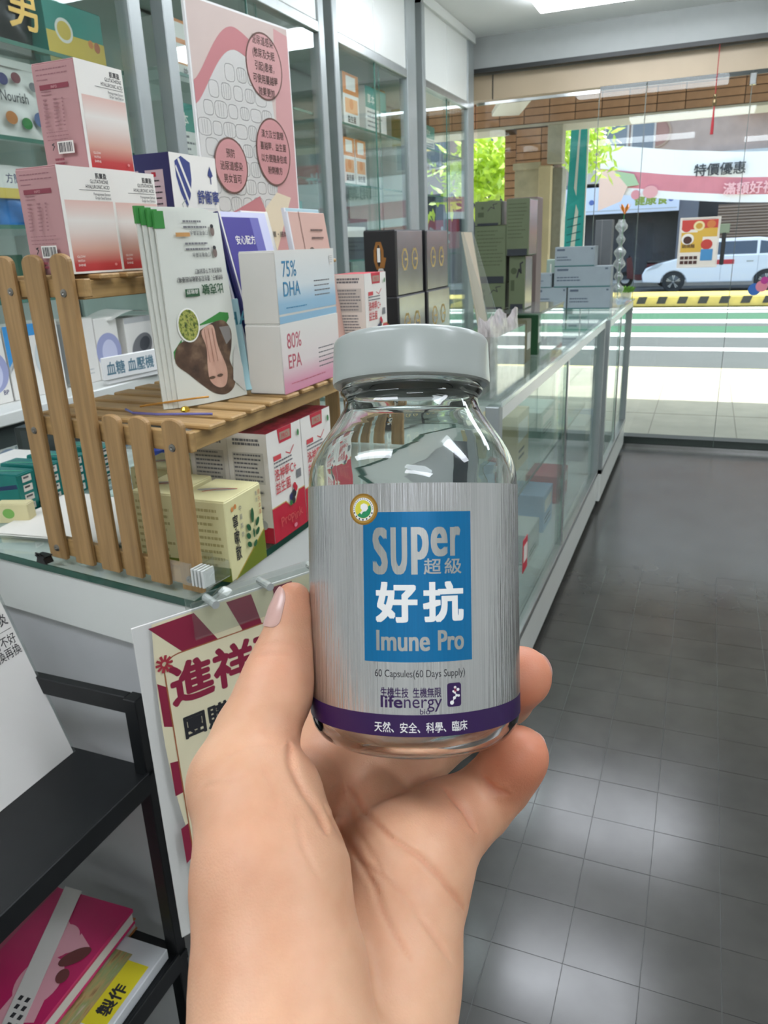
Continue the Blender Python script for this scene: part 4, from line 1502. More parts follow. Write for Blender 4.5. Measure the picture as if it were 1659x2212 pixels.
lang = math.radians(70)
for k in range(4):
    lx, ly = -.578 - .0042 * k, .748 - .004 * k
    t = thing('leaflet', ('front leaflet of the stack with a woman and green herbs printed upside down', 'second leaflet of the upright stack with a green corner', 'third leaflet of the upright stack with a green corner', 'rearmost leaflet of the upright stack with a green corner')[k],
              'leaflet', (lx, ly, ZL + .0006), 0, 'leaflets beside the pink boxes', rot=(math.radians(-.3 - k * .4), 0, lang - k * .015))
    LW, LH = .104, .222 + .002 * k
    TW = math.radians(11)

    def bend(x, y, z):
        # the sheet bows and turns a little towards its top
        q = max(0, min(1, z / LH))
        y2 = y - .005 * math.sin(max(0, min(1, x / LW)) * math.pi)
        a_ = TW * q ** .8
        return (x * math.cos(a_) - y2 * math.sin(a_), x * math.sin(a_) + y2 * math.cos(a_), z)
    b = MB()
    n, nz = 8, 10
    for i in range(n):
        for j in range(nz):
            q0, q1, z0, z1 = LW * i / n, LW * (i + 1) / n, LH * j / nz, LH * (j + 1) / nz
            for (dy, flip) in ((0, False), (.0018, True)):
                f = [bend(q0, dy, z0), bend(q1, dy, z0), bend(q1, dy, z1), bend(q0, dy, z1)]
                b.face(f[::-1] if flip else f, LEAFW)
    for j in range(nz):
        z0, z1 = LH * j / nz, LH * (j + 1) / nz
        b.face([bend(0, 0, z0), bend(0, 0, z1), bend(0, .0018, z1), bend(0, .0018, z0)], LEAFW)
        b.face([bend(LW, 0, z0), bend(LW, .0018, z0), bend(LW, .0018, z1), bend(LW, 0, z1)], LEAFW)
    b.build('folded_sheet', t, weld=True, smooth='auto')
    b = MB()
    b.box(-.0006, -.0008, LH - .018, .012, .0026, LH + .0006, GRBAND)
    b.v = [bend(*v) for v in b.v]
    b.build('green_corner', t)
    if k == 0:
        p = Print((0, 0, 0), (1, 0, 0), (0, 0, 1), LW, LH)
        pr_leaflet(p)
        o = p.build(t, 'leaflet_print')
        bm = bmesh.new()
        bm.from_mesh(o.data)
        for (nrm, L_, m_) in (((1, 0, 0), LW, 12), ((0, 0, 1), LH, 20)):
            for q in range(1, m_):
                bmesh.ops.bisect_plane(bm, geom=bm.verts[:] + bm.edges[:] + bm.faces[:], plane_co=Vector(nrm) * L_ * q / m_, plane_no=nrm, dist=1e-7)
        for v in bm.verts:
            v.co = bend(*v.co)
        bm.to_mesh(o.data)
        bm.free()

# ---- booklets behind the fish oil cartons
VIO = mat('purple_print', '40388A', .45)
for (lab, x, y, w, h, lean, m, kind) in (
        ('purple booklet with green lettering leaning behind the fish oil cartons', -.552, .905, .125, .232, -12, WHITE, 'v'),
        ('thin dark blue booklet behind the purple booklet', -.5575, .898, .12, .232, -12.5, mat('dark_blue_card', '2A3A7A', .5), 'n'),
        ('white booklet standing between the purple and the beige booklets', -.563, .985, .075, .236, -12.5, WHITE, 'n'),
        ('beige booklet with children photo behind the fish oil cartons', -.551, 1.062, .125, .232, -8, mat('beige_booklet', 'CDA89A', .5), 'b'),
        ('pale blue booklet edge behind the beige booklet', -.5565, 1.07, .115, .238, -8.5, mat('pale_blue_card', 'A9C6CE', .5), 'n')):
    t = thing('booklet', lab, 'booklet', (x, y, ZL + .0008), 0, 'booklets on the lower shelf', rot=(math.radians(lean), 0, math.pi / 2))
    b = MB(); b.box(0, 0, 0, w, .004, h, m); b.build('pages', t, bevel=.0006)
    b = MB(); b.box(-.0005, -.0005, 0, .0035, .0045, h, mat('booklet_spine', 'D8D8DC', .5) if kind != 'v' else NAVY); b.build('spine', t)
    if kind != 'n':
        p = Print((0, 0, 0), (1, 0, 0), (0, 0, 1), w, h)
        if kind == 'v':
            p.rect(.06, .0, .98, 1, mat('lilac_page', 'C9CBE4', .5))
            p.rect(.06, .56, .80, .97, VIO)
            p.rect(.62, .56, .80, .97, mat('light_violet_fade', '6A68AC', .45))
            p.text('安心配方', .22, .82, .055, CREAMW, .012)
            p.text('綠色保護', .20, .71, .06, mat('lime_ink', '8FC06A', .5), .012)
            p.poly([(.16, .10), (.22, .40), (.34, .46), (.44, .40), (.44, .10)], mat('pale_coat_print', 'D6D9EA', .5))
            p.ell(.33, .44, .035, .05, HAIR)
            p.ell(.36, .40, .024, .035, SKINP)
        else:
            p.line([(.30, 0), (.30, 1)], .012, mat('fold_brown', '8A6A60', .5))
            for (ca, cb, r) in ((.22, .66, .045), (.48, .70, .06), (.62, .68, .05), (.80, .64, .045)):
                p.ell(ca, cb, r, r * 1.3, HAIR)
                p.ell(ca, cb - r * .9, r * .8, r, SKINP)
            p.lines(.52, .85, .88, 2, .05, .012, mat('brown_poster_ink', '5A4540', .5))
        p.build(t, 'booklet_print')
t = thing('booklet', 'pale turquoise booklet leaning against the lower fish oil carton', 'booklet', (-.592, .822, ZL + .0006), 0, 'booklets on the lower shelf', rot=(math.radians(-14), math.radians(-5), math.radians(28)))
b = MB(); b.box(0, 0, 0, .062, .006, .118, mat('turquoise_booklet', 'A9D2DA', .45, var=.04)); b.build('pages', t, bevel=.0006)
b = MB(); b.box(-.0008, -.0004, 0, .003, .0064, .118, mat('dark_teal_spine', '2C5A5C', .5)); b.build('spine', t)
p = Print((0, 0, 0), (1, 0, 0), (0, 0, 1), .062, .118)
p.text('DHA', .42, .72, .20, mat('teal_ink', '2C7F92', .5), .01)
p.lines(.15, .7, .62, 10, .05, .012, mat('grey_blue_ink', '5C7F90', .5), .3)
p.build(t, 'booklet_print')

# ---- fish oil cartons
BLG = grad_mat('blue_fade', ((0, '8FB8D0'), (.16, '96BCD2'), (.45, 'D6DEDE'), (1, 'E4E3DC')))
PKG = grad_mat('pink_fade', ((0, 'D08AA2'), (.14, 'D898AC'), (.42, 'E2D6D2'), (1, 'E4E2DA')))


def pr_dha(p):
    ink = mat('blue_lettering', '3E87AE', .5)
    p.rect(0, .13, 1, 1, BLG)
    p.rect(0, 0, 1, .10, mat('flat_blue_band', '8FB8D0', .45))
    p.text('75%', .09, .64, .31, ink, .0065, sx=.85, res=4)
    p.text('DHA', .09, .37, .29, ink, .0065, sx=.85, res=4)
    p.lines(.60, .95, .53, 4, .07, .016, GREYINK, .25)
    p.lines(.11, .45, .20, 1, .05, .014, ink)
    p.rect(.905, .76, .965, .91, CREAMW)
    p.lines(.91, .96, .88, 4, .03, .012, LGREY)


def pr_epa(p):
    ink = mat('rose_lettering', 'C0606E', .5)
    p.rect(0, .0, 1, 1, PKG)
    p.text('80%', .09, .64, .31, ink, .0065, sx=.85, res=4)
    p.text('EPA', .09, .35, .29, ink, .0065, sx=.85, res=4)
    p.lines(.60, .95, .52, 5, .07, .016, GREYINK, .25)
    p.lines(.11, .70, .12, 1, .05, .012, ink)


CARDG = mat('grey_white_card', 'D6D4CC', .5, var=.015)
FD_ = (.0515, .168, .088)
carton('fish_oil_carton', 'white carton lettered 80% EPA with a pink fade, lower of the pair', 'box', (-.5150, .852 + .084, ZL + .0004), 0, FD_, CARDG, {'pX': pr_epa}, 'fish oil cartons')
carton('fish_oil_carton', 'white carton lettered 75% DHA with a blue fade, stacked on the pink one', 'box', (-.5170, .855 + .084, ZL + .0006 + FD_[2]), .008, FD_, CARDG, {'pX': pr_dha}, 'fish oil cartons')

# ---- red and white probiotic cartons
REDC = mat('crimson_card', 'C0203A', .4, var=.03)
RDARK = photo_mat('dark_fruit_print', ('5A1020', '8A1F30', 'A83A44'), 5)


def pr_red_front(p):
    p.rect(0, 0, 1, 1, CREAMW)
    p.poly([(0, 0), (1, 0), (1, .36), (.8, .36), (.68, .26), (.52, .26), (.4, .32), (0, .32)], REDC)
    p.line([(0, .325), (.4, .325), (.52, .265), (.68, .265), (.8, .365), (1, .365)], .010, mat('pale_gold', 'C9AE6A', .4))
    p.poly([(.30, 1), (.72, 1), (.70, .87), (.34, .87)], REDC)
    p.rect(.36, .895, .67, .965, mat('dull_gold', 'A88F7E', .4))
    p.text('PRO', .51, .905, .06, REDC, .004, al='c')
    p.rect(.14, .735, .36, .78, mat('coral_tab', 'D0484E', .5))
    p.lines(.14, .72, .71, 2, .035, .014, GREYINK, .1)
    p.line([(.5, .77), (.62, .74), (.74, .80)], .010, mat('coral_tab', 'D0484E', .5))
    p.text('洛神莓C+', .13, .565, .115, mat('coral_letters', 'CE5358', .5), .012, sx=.80)
    p.text('益生菌', .13, .445, .115, mat('coral_letters', 'CE5358', .5), .012, sx=.80)
    p.rect(.76, .48, .90, .56, GREYINK)
    for (a, c, r, m) in ((.56, .34, .035, NAVY), (.64, .36, .04, mat('berry_black', '2A2430', .4)), (.60, .30, .035, mat('berry_black', '2A2430', .4)), (.70, .40, .03, REDINK), (.66, .43, .03, REDINK), (.52, .29, .025, GREENINK)):
        p.ell(a, c, r, r, m)
    p.text('Pro', .2, .12, .13, mat('coral_on_red', 'D9605E', .45), .0, rot=.12)
    p.text('Pink', .5, .10, .13, mat('coral_on_red', 'D9605E', .45), .0, rot=.12)
    p.ell(.60, .06, .03, .02, mat('pink_dot', 'E08A9A', .5))
    p.ell(.87, .90, .02, .03, GREENINK)


def pr_red_side(p):
    p.rect(0, 0, 1, 1, mat('warm_white_print', 'E6E1D8', .5))
    p.rect(0, 0, 1, .15, REDC)
    p.ell(.75, .17, .045, .045, LGREY)
    p.lines(.15, .9, .93, 2, .035, .022, GREYINK, .2)
    p.rect(.12, .55, .9, .83, mat('table_grey_print', 'C9C5BC', .5))
    p.lines(.15, .88, .80, 7, .038, .016, GREYINK, .2)
    p.lines(.15, .88, .50, 9, .035, .014, GREYINK, .3)


RD_ = (.058, .089, .146)
for k, (x, y, z, lab) in enumerate(((-.5175, .8385, .9903, 'red and white probiotic carton on the glass beside the cream carton'), (-.5175, .929, .9903, 'red and white probiotic carton half hidden behind the bottle'), (-.5785, .842, .9903, 'red and white probiotic carton in the second row under the shelf'))):
    carton('probiotic_carton', lab, 'box', (x, y, z), 0, RD_, WHITE, {'pX': pr_red_front, 'mY': pr_red_side, 'top': lambda p: p.rect(.0, .0, 1, 1, RDARK)}, 'red probiotic cartons', flapm=REDC)
carton('probiotic_carton', 'red and white probiotic carton on the lower shelf beside the black cartons', 'box', (-.547, 1.235, ZL + .0004), 0, (.058, .094, .135), WHITE, {'pX': pr_red_front, 'mY': pr_red_side}, 'red probiotic cartons', flapm=REDC)

# ---- cream herbal cartons under the shelf
CRM = mat('cream_card', 'DED8A4', .5, var=.04, vscale=30)
OLV = mat('olive_print', '6E7A1E', .5)
LEAFG = mat('deep_green_leaf', '1F5A34', .5)


def pr_cream_front(p):
    p.poly([(.14, 0), (1, 0), (1, .385), (.14, .02)], OLV)
    p.line([(.10, .0), (1, .39)], .016, mat('gold_stripe', 'B79A3A', .4))
    for k, ch in enumerate('寧嗽散'):
        p.text(ch, .16, .615 - k * .19, .20, INK, .012, sx=.62)
    p.ell(.17, .865, .025, .03, ORANGE)
    p.ell(.25, .88, .025, .03, ORANGE)
    for k, ch in enumerate('中藥製劑'):
        p.text(ch, .34, .80 - k * .11, .075, GREYINK, .0, sx=.8)
    for k, ch in enumerate('順天本草'):
        p.text(ch, .87, .87 - k * .085, .075, mat('rust_ink', 'B5562E', .5), .004, sx=.75)
    for k, ch in enumerate('散劑'):
        p.text(ch, .79, .88 - k * .085, .06, GREYINK, .0, sx=.75)
    for (ca, cb, ra, rb, rt) in ((.66, .66, .035, .095, -.05), (.53, .54, .035, .06, .7), (.78, .55, .035, .06, -.7), (.50, .44, .035, .055, .9), (.76, .43, .035, .055, -.9), (.50, .33, .033, .055, .9), (.66, .30, .033, .05, -1.0), (.64, .44, .02, .06, 0)):
        p.ell(ca, cb, ra, rb, LEAFG, 14, rt)


def pr_cream_side(p):
    p.lines(.1, .9, .86, 9, .085, .035, mat('tan_print', 'B3A870', .5), .25)
    p.rect(0, 0, 1, .18, OLV)


def pr_cream_top(p):
    p.ell(.45, .5, .30, .07, mat('grey_wash', 'A9A79A', .5), rot=.3)
    p.line([(.25, .35), (.45, .5), (.6, .55), (.8, .6)], .03, mat('rust_ink', 'B5562E', .5))


CD_ = (.062, .080, .098)
for (x, y, a, lab) in ((-.5075, .7125, .02, 'cream and olive herbal carton in front with a green leaf print'), (-.5815, .7205, .02, 'cream and olive herbal carton behind the short fence pickets'), (-.655, .806, .12, 'cream and olive herbal carton at the back under the shelf')):
    carton('herbal_carton', lab, 'box', (x, y, .9903), a, CD_, CRM, {'pX': pr_cream_front, 'mY': pr_cream_side, 'top': pr_cream_top}, 'cream herbal cartons')

# ---- small glasses cord and trinket on the lower shelf
t = thing('charm_strap', 'shiny gold and violet charm strap lying on the bamboo slats', 'strap', (-.575, .715, ZL + .0004))
b = MB(); b.tube([(-.055, .0, .003), (-.035, -.012, .002), (.0, -.012, .002), (.04, -.004, .0025), (.065, .004, .002)], .0016, mat('violet_foil', '7A78B8', .25, .5), 8); b.build('strap_band', t)
b = MB(); b.tube([(-.05, .02, .003), (-.02, .02, .008), (.02, .04, .012), (.03, .05, .012)], .0012, mat('gold_cord', 'C9913E', .35, .4), 7); b.build('cord', t)
b = MB(); b.lathe([(.0001, .0), (.005, .0015), (.006, .004), (.004, .007), (.0001, .008)], mat('gold_metal', 'D9B23E', .2, .9), 12); b.build('charm', t, loc=(.022, .012, .0))

# ---- sheet of paper and teal cartons on the near counter
t = thing('paper_bag', 'creased white paper bag lying flat on the glass counter', 'bag', (-.80, .80, .9905), .1)
b = MB()
nx, ny = 14, 10
for i in range(nx):
    for j in range(ny):
        def zf(a, c):
            return .003 + .0025 * (math.sin(a * 7 + c * 3) + 1) * (c / ny) * .6 + .004 * max(0, math.sin(a * 1.3 + 1)) * (c / ny)
        q = [(-.105 + .21 * (i + di) / nx, -.08 + .17 * (j + dj) / ny, zf((i + di) * .4, j + dj)) for di, dj in ((0, 0), (1, 0), (1, 1), (0, 1))]
        b.face(q, mat('creased_paper', 'E9E6DE', .7, bump=.25, bscale=30))
b.build('paper', t, weld=True, smooth=True)
b = MB(); b.box(-.1045, -.0795, .0, .1045, .089, .0018, mat('creased_paper', 'E9E6DE', .7)); b.build('under_layer', t)
TEALC = mat('teal_foil_card', '1E7F78', .25, .3, var=.1)


def pr_teal(p):
    for k in range(4):
        p.rect(.25, .06 + k * .235, .75, .22 + k * .235, CREAMW)
        p.lines(.32, .68, .14 + k * .235, 1, .03, .05, INK, .2)


for k, (x, y, lab) in enumerate(((-.962, .805, 'teal foil carton with white stickers, first in the row by the paper bag'), (-.960, .855, 'teal foil carton with white stickers, second in the row'), (-.957, .905, 'teal foil carton with white stickers, third in the row'), (-.955, .968, 'teal foil carton with white stickers beyond the fence pickets'))):
    carton('teal_carton', lab, 'box', (x, y, .9903), .06, (.085, .036, .062), TEALC, {'pX': pr_teal, 'mY': lambda p: p.line([(.05, .5), (.95, .7)], .1, mat('navy_swirl', '14305A', .3)), 'top': lambda p: p.line([(.1, .2), (.9, .6)], .1, mat('green_swirl', '4AA07A', .3))}, 'teal foil cartons')
carton('flat_carton', 'flat white carton with blue lettering behind the teal cartons', 'box', (-1.10, .98, .9903), .1, (.14, .09, .028), WHITE, {'pX': lambda p: p.text('BLOOD GLUCOSE', .05, .4, .4, mat('grey_blue_ink', '5C7F90', .5), .01, sx=.6), 'mY': lambda p: (p.text('BLOOD TEST', .05, .35, .45, INK, .01, sx=.7), p.rect(.5, 0, 1, .2, YELLOW))})
carton('flat_carton', 'small pale yellow and green card by the paper bag', 'card', (-.905, .765, .9903), .3, (.05, .02, .03), mat('pale_yellow_card', 'D9D0A0', .5), {'mY': lambda p: p.ell(.4, .5, .3, .25, LGREEN)})
carton('flat_carton', 'black device case behind the fence on the counter', 'case', (-1.15, 1.10, .9903), .2, (.12, .08, .06), mat('charcoal_case', '2C3230', .4), {'mY': lambda p: p.rect(.1, .1, .9, .9, mat('dark_case_panel', '3C4442', .4))})
t = thing('rubber_stamp', 'blue handled rubber stamp seen between the pickets', 'stamp', (-.845, 1.02, .9903))
b = MB(); b.lathe([(.018, 0), (.018, .014), (.006, .018), (.006, .022), (.014, .028), (.016, .040), (.010, .046), (.0001, .047)], mat('blue_handle', '2A45A0', .35), 20); b.build('handle', t, smooth='auto', loc=(0, 0, .008))
b = MB(); b.lathe([(.0001, 0), (.020, 0), (.020, .008), (.0001, .008)], BLACKP, 20); b.build('rubber_face', t)
t = thing('calculator', 'pale mint desk calculator lying behind the fence', 'calculator', (-.84, .94, .9903), .3)
b = MB(); b.box(-.035, -.05, 0, .035, .05, .012, mat('pale_mint_plastic', 'BFD6D0', .4)); b.build('case', t, bevel=.003)
b = MB(); b.box(-.028, .02, .0118, .028, .042, .0132, mat('display_grey', '6F7F76', .2)); b.build('display', t)
for i in range(4):
    for j in range(4):
        b = MB(); b.box(-.027 + i * .0145, -.043 + j * .0145, .0118, -.017 + i * .0145, -.033 + j * .0145, .0145, mat('grey_key', '8A9A96', .5)); b.build('key', t)
# ================================================================== GOODS FURTHER ALONG THE COUNTER
MATTB = mat('matt_black_card', '1C1C1E', .45)
GOLD = mat('copper_foil', 'B5814A', .3, .6)
SILV = mat('silver_foil', 'BFC0BC', .22, .9, var=.1, vscale=20)


def oct_ring(p, ca, cb, r, m, wd):
    pts = [(ca + r * .62 * math.cos(math.pi / 8 + k * math.pi / 4), cb + r * math.sin(math.pi / 8 + k * math.pi / 4)) for k in range(9)]
    p.line(pts, wd, m)


def pr_black(p):
    oct_ring(p, .47, .62, .20, GOLD, .045)
    p.line([(.47, .72), (.47, .54)], .05, CREAMW)
    p.line([(.60, .45), (.66, .58)], .045, GOLD)
    oct_ring(p, .53, .26, .16, CREAMW, .045)
    p.rect(.3, .0, .6, .18, MATTB)


def pr_silver(p):
    p.rect(.06, .02, .98, .98, SILV)
    for ca in (.32, .68):
        oct_ring(p, ca, .55, .16, mat('pale_gold', 'C9AE6A', .4), .04)
        p.line([(ca, .55), (ca + .08, .55)], .035, MATS['pale_gold'])


BD_ = (.069, .172, .1305)
for r in range(3):
    for c in range(2):
        lab = ('lowest', 'middle', 'top')[r] + ' black carton with a copper emblem, ' + ('nearer the rack' if c == 0 else 'nearer the window')
        carton('black_carton', lab, 'box', (-.6245 + .004 * (r % 2), 1.594 + c * .186 + .004 * r, .9904 + r * (BD_[2] + .0003)), .01 * (r - 1), BD_, MATTB, {'mY': pr_black, 'pX': pr_silver}, 'black and silver cartons')

# clear display holder with a slanted insert
t = thing('display_holder', 'clear slanted acrylic holder with a beige insert beside the black cartons', 'holder', (-.575, 2.05, .9905))
b = MB(); b.box(-.09, -.05, 0, .06, .05, .004, ACRYL); b.build('base_plate', t)
b = MB(); b.prism([(-.085, .004), (.055, .17), (-.015, .39), (-.06, .39)], -.002, .002, ACRYL, 'z'); b.v = [(x, z - .045, y) for x, y, z in b.v]; b.build('side_panel', t)
b = MB(); b.prism([(-.085, .004), (.055, .17), (-.015, .39), (-.06, .39)], -.002, .002, ACRYL, 'z'); b.v = [(x, z + .045, y) for x, y, z in b.v]; b.build('side_panel', t)
b = MB()
b.mesh_([(.052, -.046, .02), (.052, .046, .02), (-.018, .046, .388), (-.018, -.046, .388), (.049, -.046, .02), (.049, .046, .02), (-.021, .046, .388), (-.021, -.046, .388)], [(0, 1, 2, 3), (7, 6, 5, 4), (0, 3, 7, 4), (1, 5, 6, 2), (3, 2, 6, 7), (0, 4, 5, 1)], photo_mat('beige_insert', ('B9A88E', 'CDBFA8', 'A98F86'), 2))
b.build('insert_card', t)
# clear tray of crinkled silver packets at the counter edge
t = thing('acrylic_tray', 'clear acrylic tray at the counter edge behind the cap', 'tray', (-.475, 1.925, .9905), 0)
for (a) in ((-.036, -.15, 0, .036, .15, .003), (-.036, -.15, .003, -.033, .15, .15), (.033, -.15, .003, .036, .15, .15), (-.033, -.15, .003, .033, -.147, .15), (-.033, .147, .003, .033, .15, .15)):
    b = MB(); b.box(*a, ACRYL); b.build('tray_wall', t)
CRINK = mat('crinkled_clear_foil', 'E2DEDC', .25, .45, var=.25, vscale=35, bump=.9, bscale=40)
random.seed(5)
for k in range(4):
    t = thing('foil_packet', ('crinkled silver foil packet at the aisle side of the tray, nearer the cap', 'crinkled silver foil packet at the wall side of the tray, nearer the cap', 'crinkled silver foil packet at the aisle side of the tray, nearer the window', 'crinkled silver foil packet at the wall side of the tray, nearer the window')[k], 'packet', (-.459 - (k % 2) * .030, 1.852 + (k // 2) * .146, .9940), 0, 'foil packets in the tray')
    b = MB()
    n = 9
    for i in range(n):
        for j in range(n):
            for sd in (1, -1):
                q = []
                for di, dj in ((0, 0), (1, 0), (1, 1), (0, 1)):
                    u, v = (i + di) / n, (j + dj) / n
                    bul = .011 * (math.sin(math.pi * u) * math.sin(math.pi * min(1, v + .05))) ** .5 if 0 < u < 1 and v < .96 else 0
                    wr = .0018 * math.sin(u * 23 + k) * math.sin(v * 19 + 2 * k)
                    q.append((sd * bul + wr, (u - .5) * .142, v * (.185 + .01 * math.sin(k * 2 + u * 5))))
                b.face(q if sd > 0 else q[::-1], CRINK)
    b.build('foil', t, smooth=True)
# clear riser carrying the olive cartons
t = thing('acrylic_riser', 'clear acrylic riser carrying the olive green cartons', 'riser', (-.57, 2.55, .9905))
for a in ((-.12, -.2, .153, .12, .2, .158), (-.12, -.2, 0, -.116, .2, .153), (.116, -.2, 0, .12, .2, .153)):
    b = MB(); b.box(*a, ACRYL); b.build('riser_panel', t)
b = MB(); b.box(.12, -.2, .152, .1215, .2, .159, mat('dark_acrylic_edge', '4A504E', .3)); b.build('riser_edge', t)
for k, (y, m, lab) in enumerate(((2.42, '6E6A50', 'drab carton under the clear riser'), (2.60, '2F5A3A', 'green carton under the clear riser'), (2.70, '3A3434', 'dark carton under the clear riser'))):
    carton('carton', lab, 'box', (-.55, y, .9905), 0, (.1, .07, .13), mat('card_' + m, m, .4), {'pX': lambda p: p.rect(.15, .3, .85, .7, CREAMW)}, 'cartons under the riser')
OLIVE = mat('olive_green_card', '5C664A', .5, var=.04)


def pr_olive(p):
    p.lines(.08, .92, .90, 10, .065, .014, mat('dark_olive_ink', '3E4A2E', .5), .35)
    p.rect(.06, 0, .94, .12, mat('dark_navy_band', '23282E', .5))


def pr_olive2(p):
    p.line([(.5, .6), (.62, .75), (.75, .68), (.70, .85), (.85, .88)], .03, INK)
    p.ell(.3, .72, .06, .06, mat('dark_olive_ink', '3E4A2E', .5))
    p.rect(.12, .35, .35, .55, mat('dark_olive_ink', '3E4A2E', .5))
    p.rect(.1, 0, .9, .10, mat('dark_navy_band', '23282E', .5))


ZR = .9905 + .158
for (x, y, z, w_, d_, h_, pr, lab) in ((-.632, 2.50, ZR, .098, .12, .080, pr_olive2, 'olive green carton at the bottom under the tall lettered one'),
                                       (-.632, 2.50, ZR + .0805, .100, .12, .170, pr_olive, 'tall olive green carton with lines of print beside the acrylic holder'),
                                       (-.640, 2.50, ZR + .2510, .082, .12, .070, pr_olive2, 'olive green carton with a black sprig on top of the tall one'),
                                       (-.547, 2.50, ZR, .050, .11, .160, pr_olive2, 'narrow olive green carton with a black sprig, low in the second column'),
                                       (-.546, 2.50, ZR + .1605, .070, .13, .163, pr_olive, 'olive green carton with lines of print on top of the second column')):
    carton('olive_carton', lab, 'box', (x, y, z + .0004), 0, (w_, d_, h_), OLIVE, {'mY': pr, 'pX': lambda p: p.rect(.05, .02, .95, .98, SILV)}, 'olive green cartons')
carton('carton', 'brown carton peeking out behind the olive cartons', 'box', (-.60, 2.80, ZR - .158), 0, (.1, .09, .50), mat('grey_brown_card', '7A6A66', .5), {'mY': lambda p: p.rect(.05, .75, .95, .98, LGREY)})
GBL = mat('blue_grey_card', '8C979C', .5, var=.03)
GBD = mat('dark_grey_card', '5E6264', .5, var=.04)


def pr_grey(p):
    p.rect(.05, .80, .25, .90, mat('slate_ink', '4A5664', .5))
    p.lines(.05, .50, .45, 2, .14, .06, mat('slate_ink', '4A5664', .5), .4)
    p.rect(0, 0, 1, .06, mat('teal_line', '3A6A6A', .5))
    p.rect(.90, .84, .95, .92, mat('slate_ink', '4A5664', .5))


ZG = .9855
for (x, z, w_, h_, m, lab) in ((-.587, 0, .228, .116, GBL, 'blue grey carton at the bottom of the pile by the window'), (-.797, 0, .178, .116, GBL, 'blue grey carton at the bottom of the pile, away from the aisle'),
                               (-.628, .1165, .300, .108, GBL, 'wide blue grey carton in the middle of the pile'), (-.835, .1165, .085, .075, GBL, 'short blue grey carton beside the middle of the pile'),
                               (-.672, .2250, .212, .102, GBL, 'blue grey carton on top of the pile by the window')):
    carton('grey_carton', lab, 'box', (x, 4.47, ZG + z + .0004), 0, (w_, .13, h_), m, {'mY': pr_grey}, 'blue grey cartons by the window')
carton('grey_carton', 'dark grey carton standing behind the top of the pile', 'box', (-.552, 4.66, ZG), 0, (.09, .1, .46), GBD, {'mY': lambda p: p.line([(.4, 0), (.4, 1)], .01, GREYINK)}, 'blue grey cartons by the window')
carton('grey_carton', 'mint carton beside the grey pile', 'box', (-.80, 4.66, ZG), 0, (.12, .1, .26), mat('mint_card', '9FB5A8', .5), {'mY': lambda p: p.line([(.2, .1), (.2, .9)], .03, CREAMW)})
# glass vase with orange flower and beads
t = thing('glass_vase', 'slender knobbly glass vase with an orange flower by the window', 'vase', (-.474, 4.78, ZG))
GLZ = pane_mat('vase_glass', 'EDEFEF', 2.2, .03, .25)
pf = []
for k in range(40):
    z = k / 39 * .46
    pf.append((.022 + .010 * math.sin(k * 1.1) + .006 * math.sin(k * .37), z))
b = MB(); b.lathe(pf, GLZ, 20); b.build('vase_body', t, smooth=True)
b = MB(); b.tube([(0, 0, .02), (.004, 0, .3), (.01, 0, .49)], .003, GREENINK, 7); b.build('stem', t)
for k in range(6):
    a = k * math.pi / 3
    b = MB()
    b.face([(.012, 0, .485), (.012 + .025 * math.cos(a - .4), .025 * math.sin(a - .4), .52), (.012 + .035 * math.cos(a), .035 * math.sin(a), .545), (.012 + .025 * math.cos(a + .4), .025 * math.sin(a + .4), .52)], mat('orange_petal', 'E8913A', .5))
    b.build('petal', t)
t = thing('potted_plant', 'tiny green plant in a glass pot at the window end of the counter', 'plant', (-.445, 5.0, ZG))
b = MB(); b.lathe([(.02, 0), (.03, .01), (.034, .05), (.030, .05), (.027, .012), (.0001, .01)], GLZ, 20); b.build('pot', t)
b = MB()
for k in range(60):
    a, r = random.uniform(0, 6.3), random.uniform(.0, .035)
    c = Vector((r * math.cos(a), r * math.sin(a), .04 + random.uniform(0, .03)))
    d1 = Vector((math.cos(a) * .02, math.sin(a) * .02, .02))
    d2 = d1.orthogonal().normalized() * .006
    b.face([c, c + d1 * .5 + d2, c + d1, c + d1 * .5 - d2], mat('fresh_green_leaf', '6FA53A', .5))
o = b.build('foliage', t); o['kind'] = 'stuff'

# ---- things on the window glass
t = thing('window_poster', 'small food poster in a clear frame hung on the shop window', 'poster', (-.172, 5.292, 1.165), .01)
b = MB(); b.box(0, 0, 0, .213, .004, .275, mat('poster_paper', 'E9E2D4', .5)); b.build('poster_sheet', t)
for (a) in ((-.008, -.003, -.008, .221, .006, -.001), (-.008, -.003, .276, .221, .006, .283), (-.008, -.003, -.001, -.001, .006, .276), (.214, -.003, -.001, .221, .006, .276)):
    b = MB(); b.box(*a, mat('pale_frame', 'E4DDD0', .35)); b.build('frame_bar', t)
p = Print((0, 0, 0), (1, 0, 0), (0, 0, 1), .213, .275)
p.rect(.02, .78, .98, .98, mat('food_red', 'C4453A', .5))
p.rect(.02, .30, .60, .72, mat('food_yellow', 'D9B045', .5))
p.rect(.45, .62, .98, .80, mat('food_yellow', 'D9B045', .5))
for (a, c, r, m) in ((.15, .82, .10, MATS['food_red']), (.48, .85, .115, mat('food_cream', 'E6D9A0', .5)), (.48, .85, .07, mat('food_mustard', 'C79A3A', .5)), (.80, .88, .09, mat('food_orange', 'CE7A40', .5)), (.20, .58, .13, CREAMW), (.20, .56, .09, mat('food_brown', '4A2A22', .5)), (.72, .46, .12, MATS['food_red'])):
    p.ell(a, c, r, r * .9, m)
p.rect(.58, .12, .90, .36, mat('food_blue', '4A8FC0', .5))
p.text('鍋燒麵', .06, .40, .09, MATS['food_brown'], .01)
for r in range(2):
    for c in range(4):
        p.rect(.04 + c * .12, .05 + r * .10, .14 + c * .12, .12 + r * .10, MATS['food_brown'])
        p.k -= 1
p.build(t, 'poster_print')
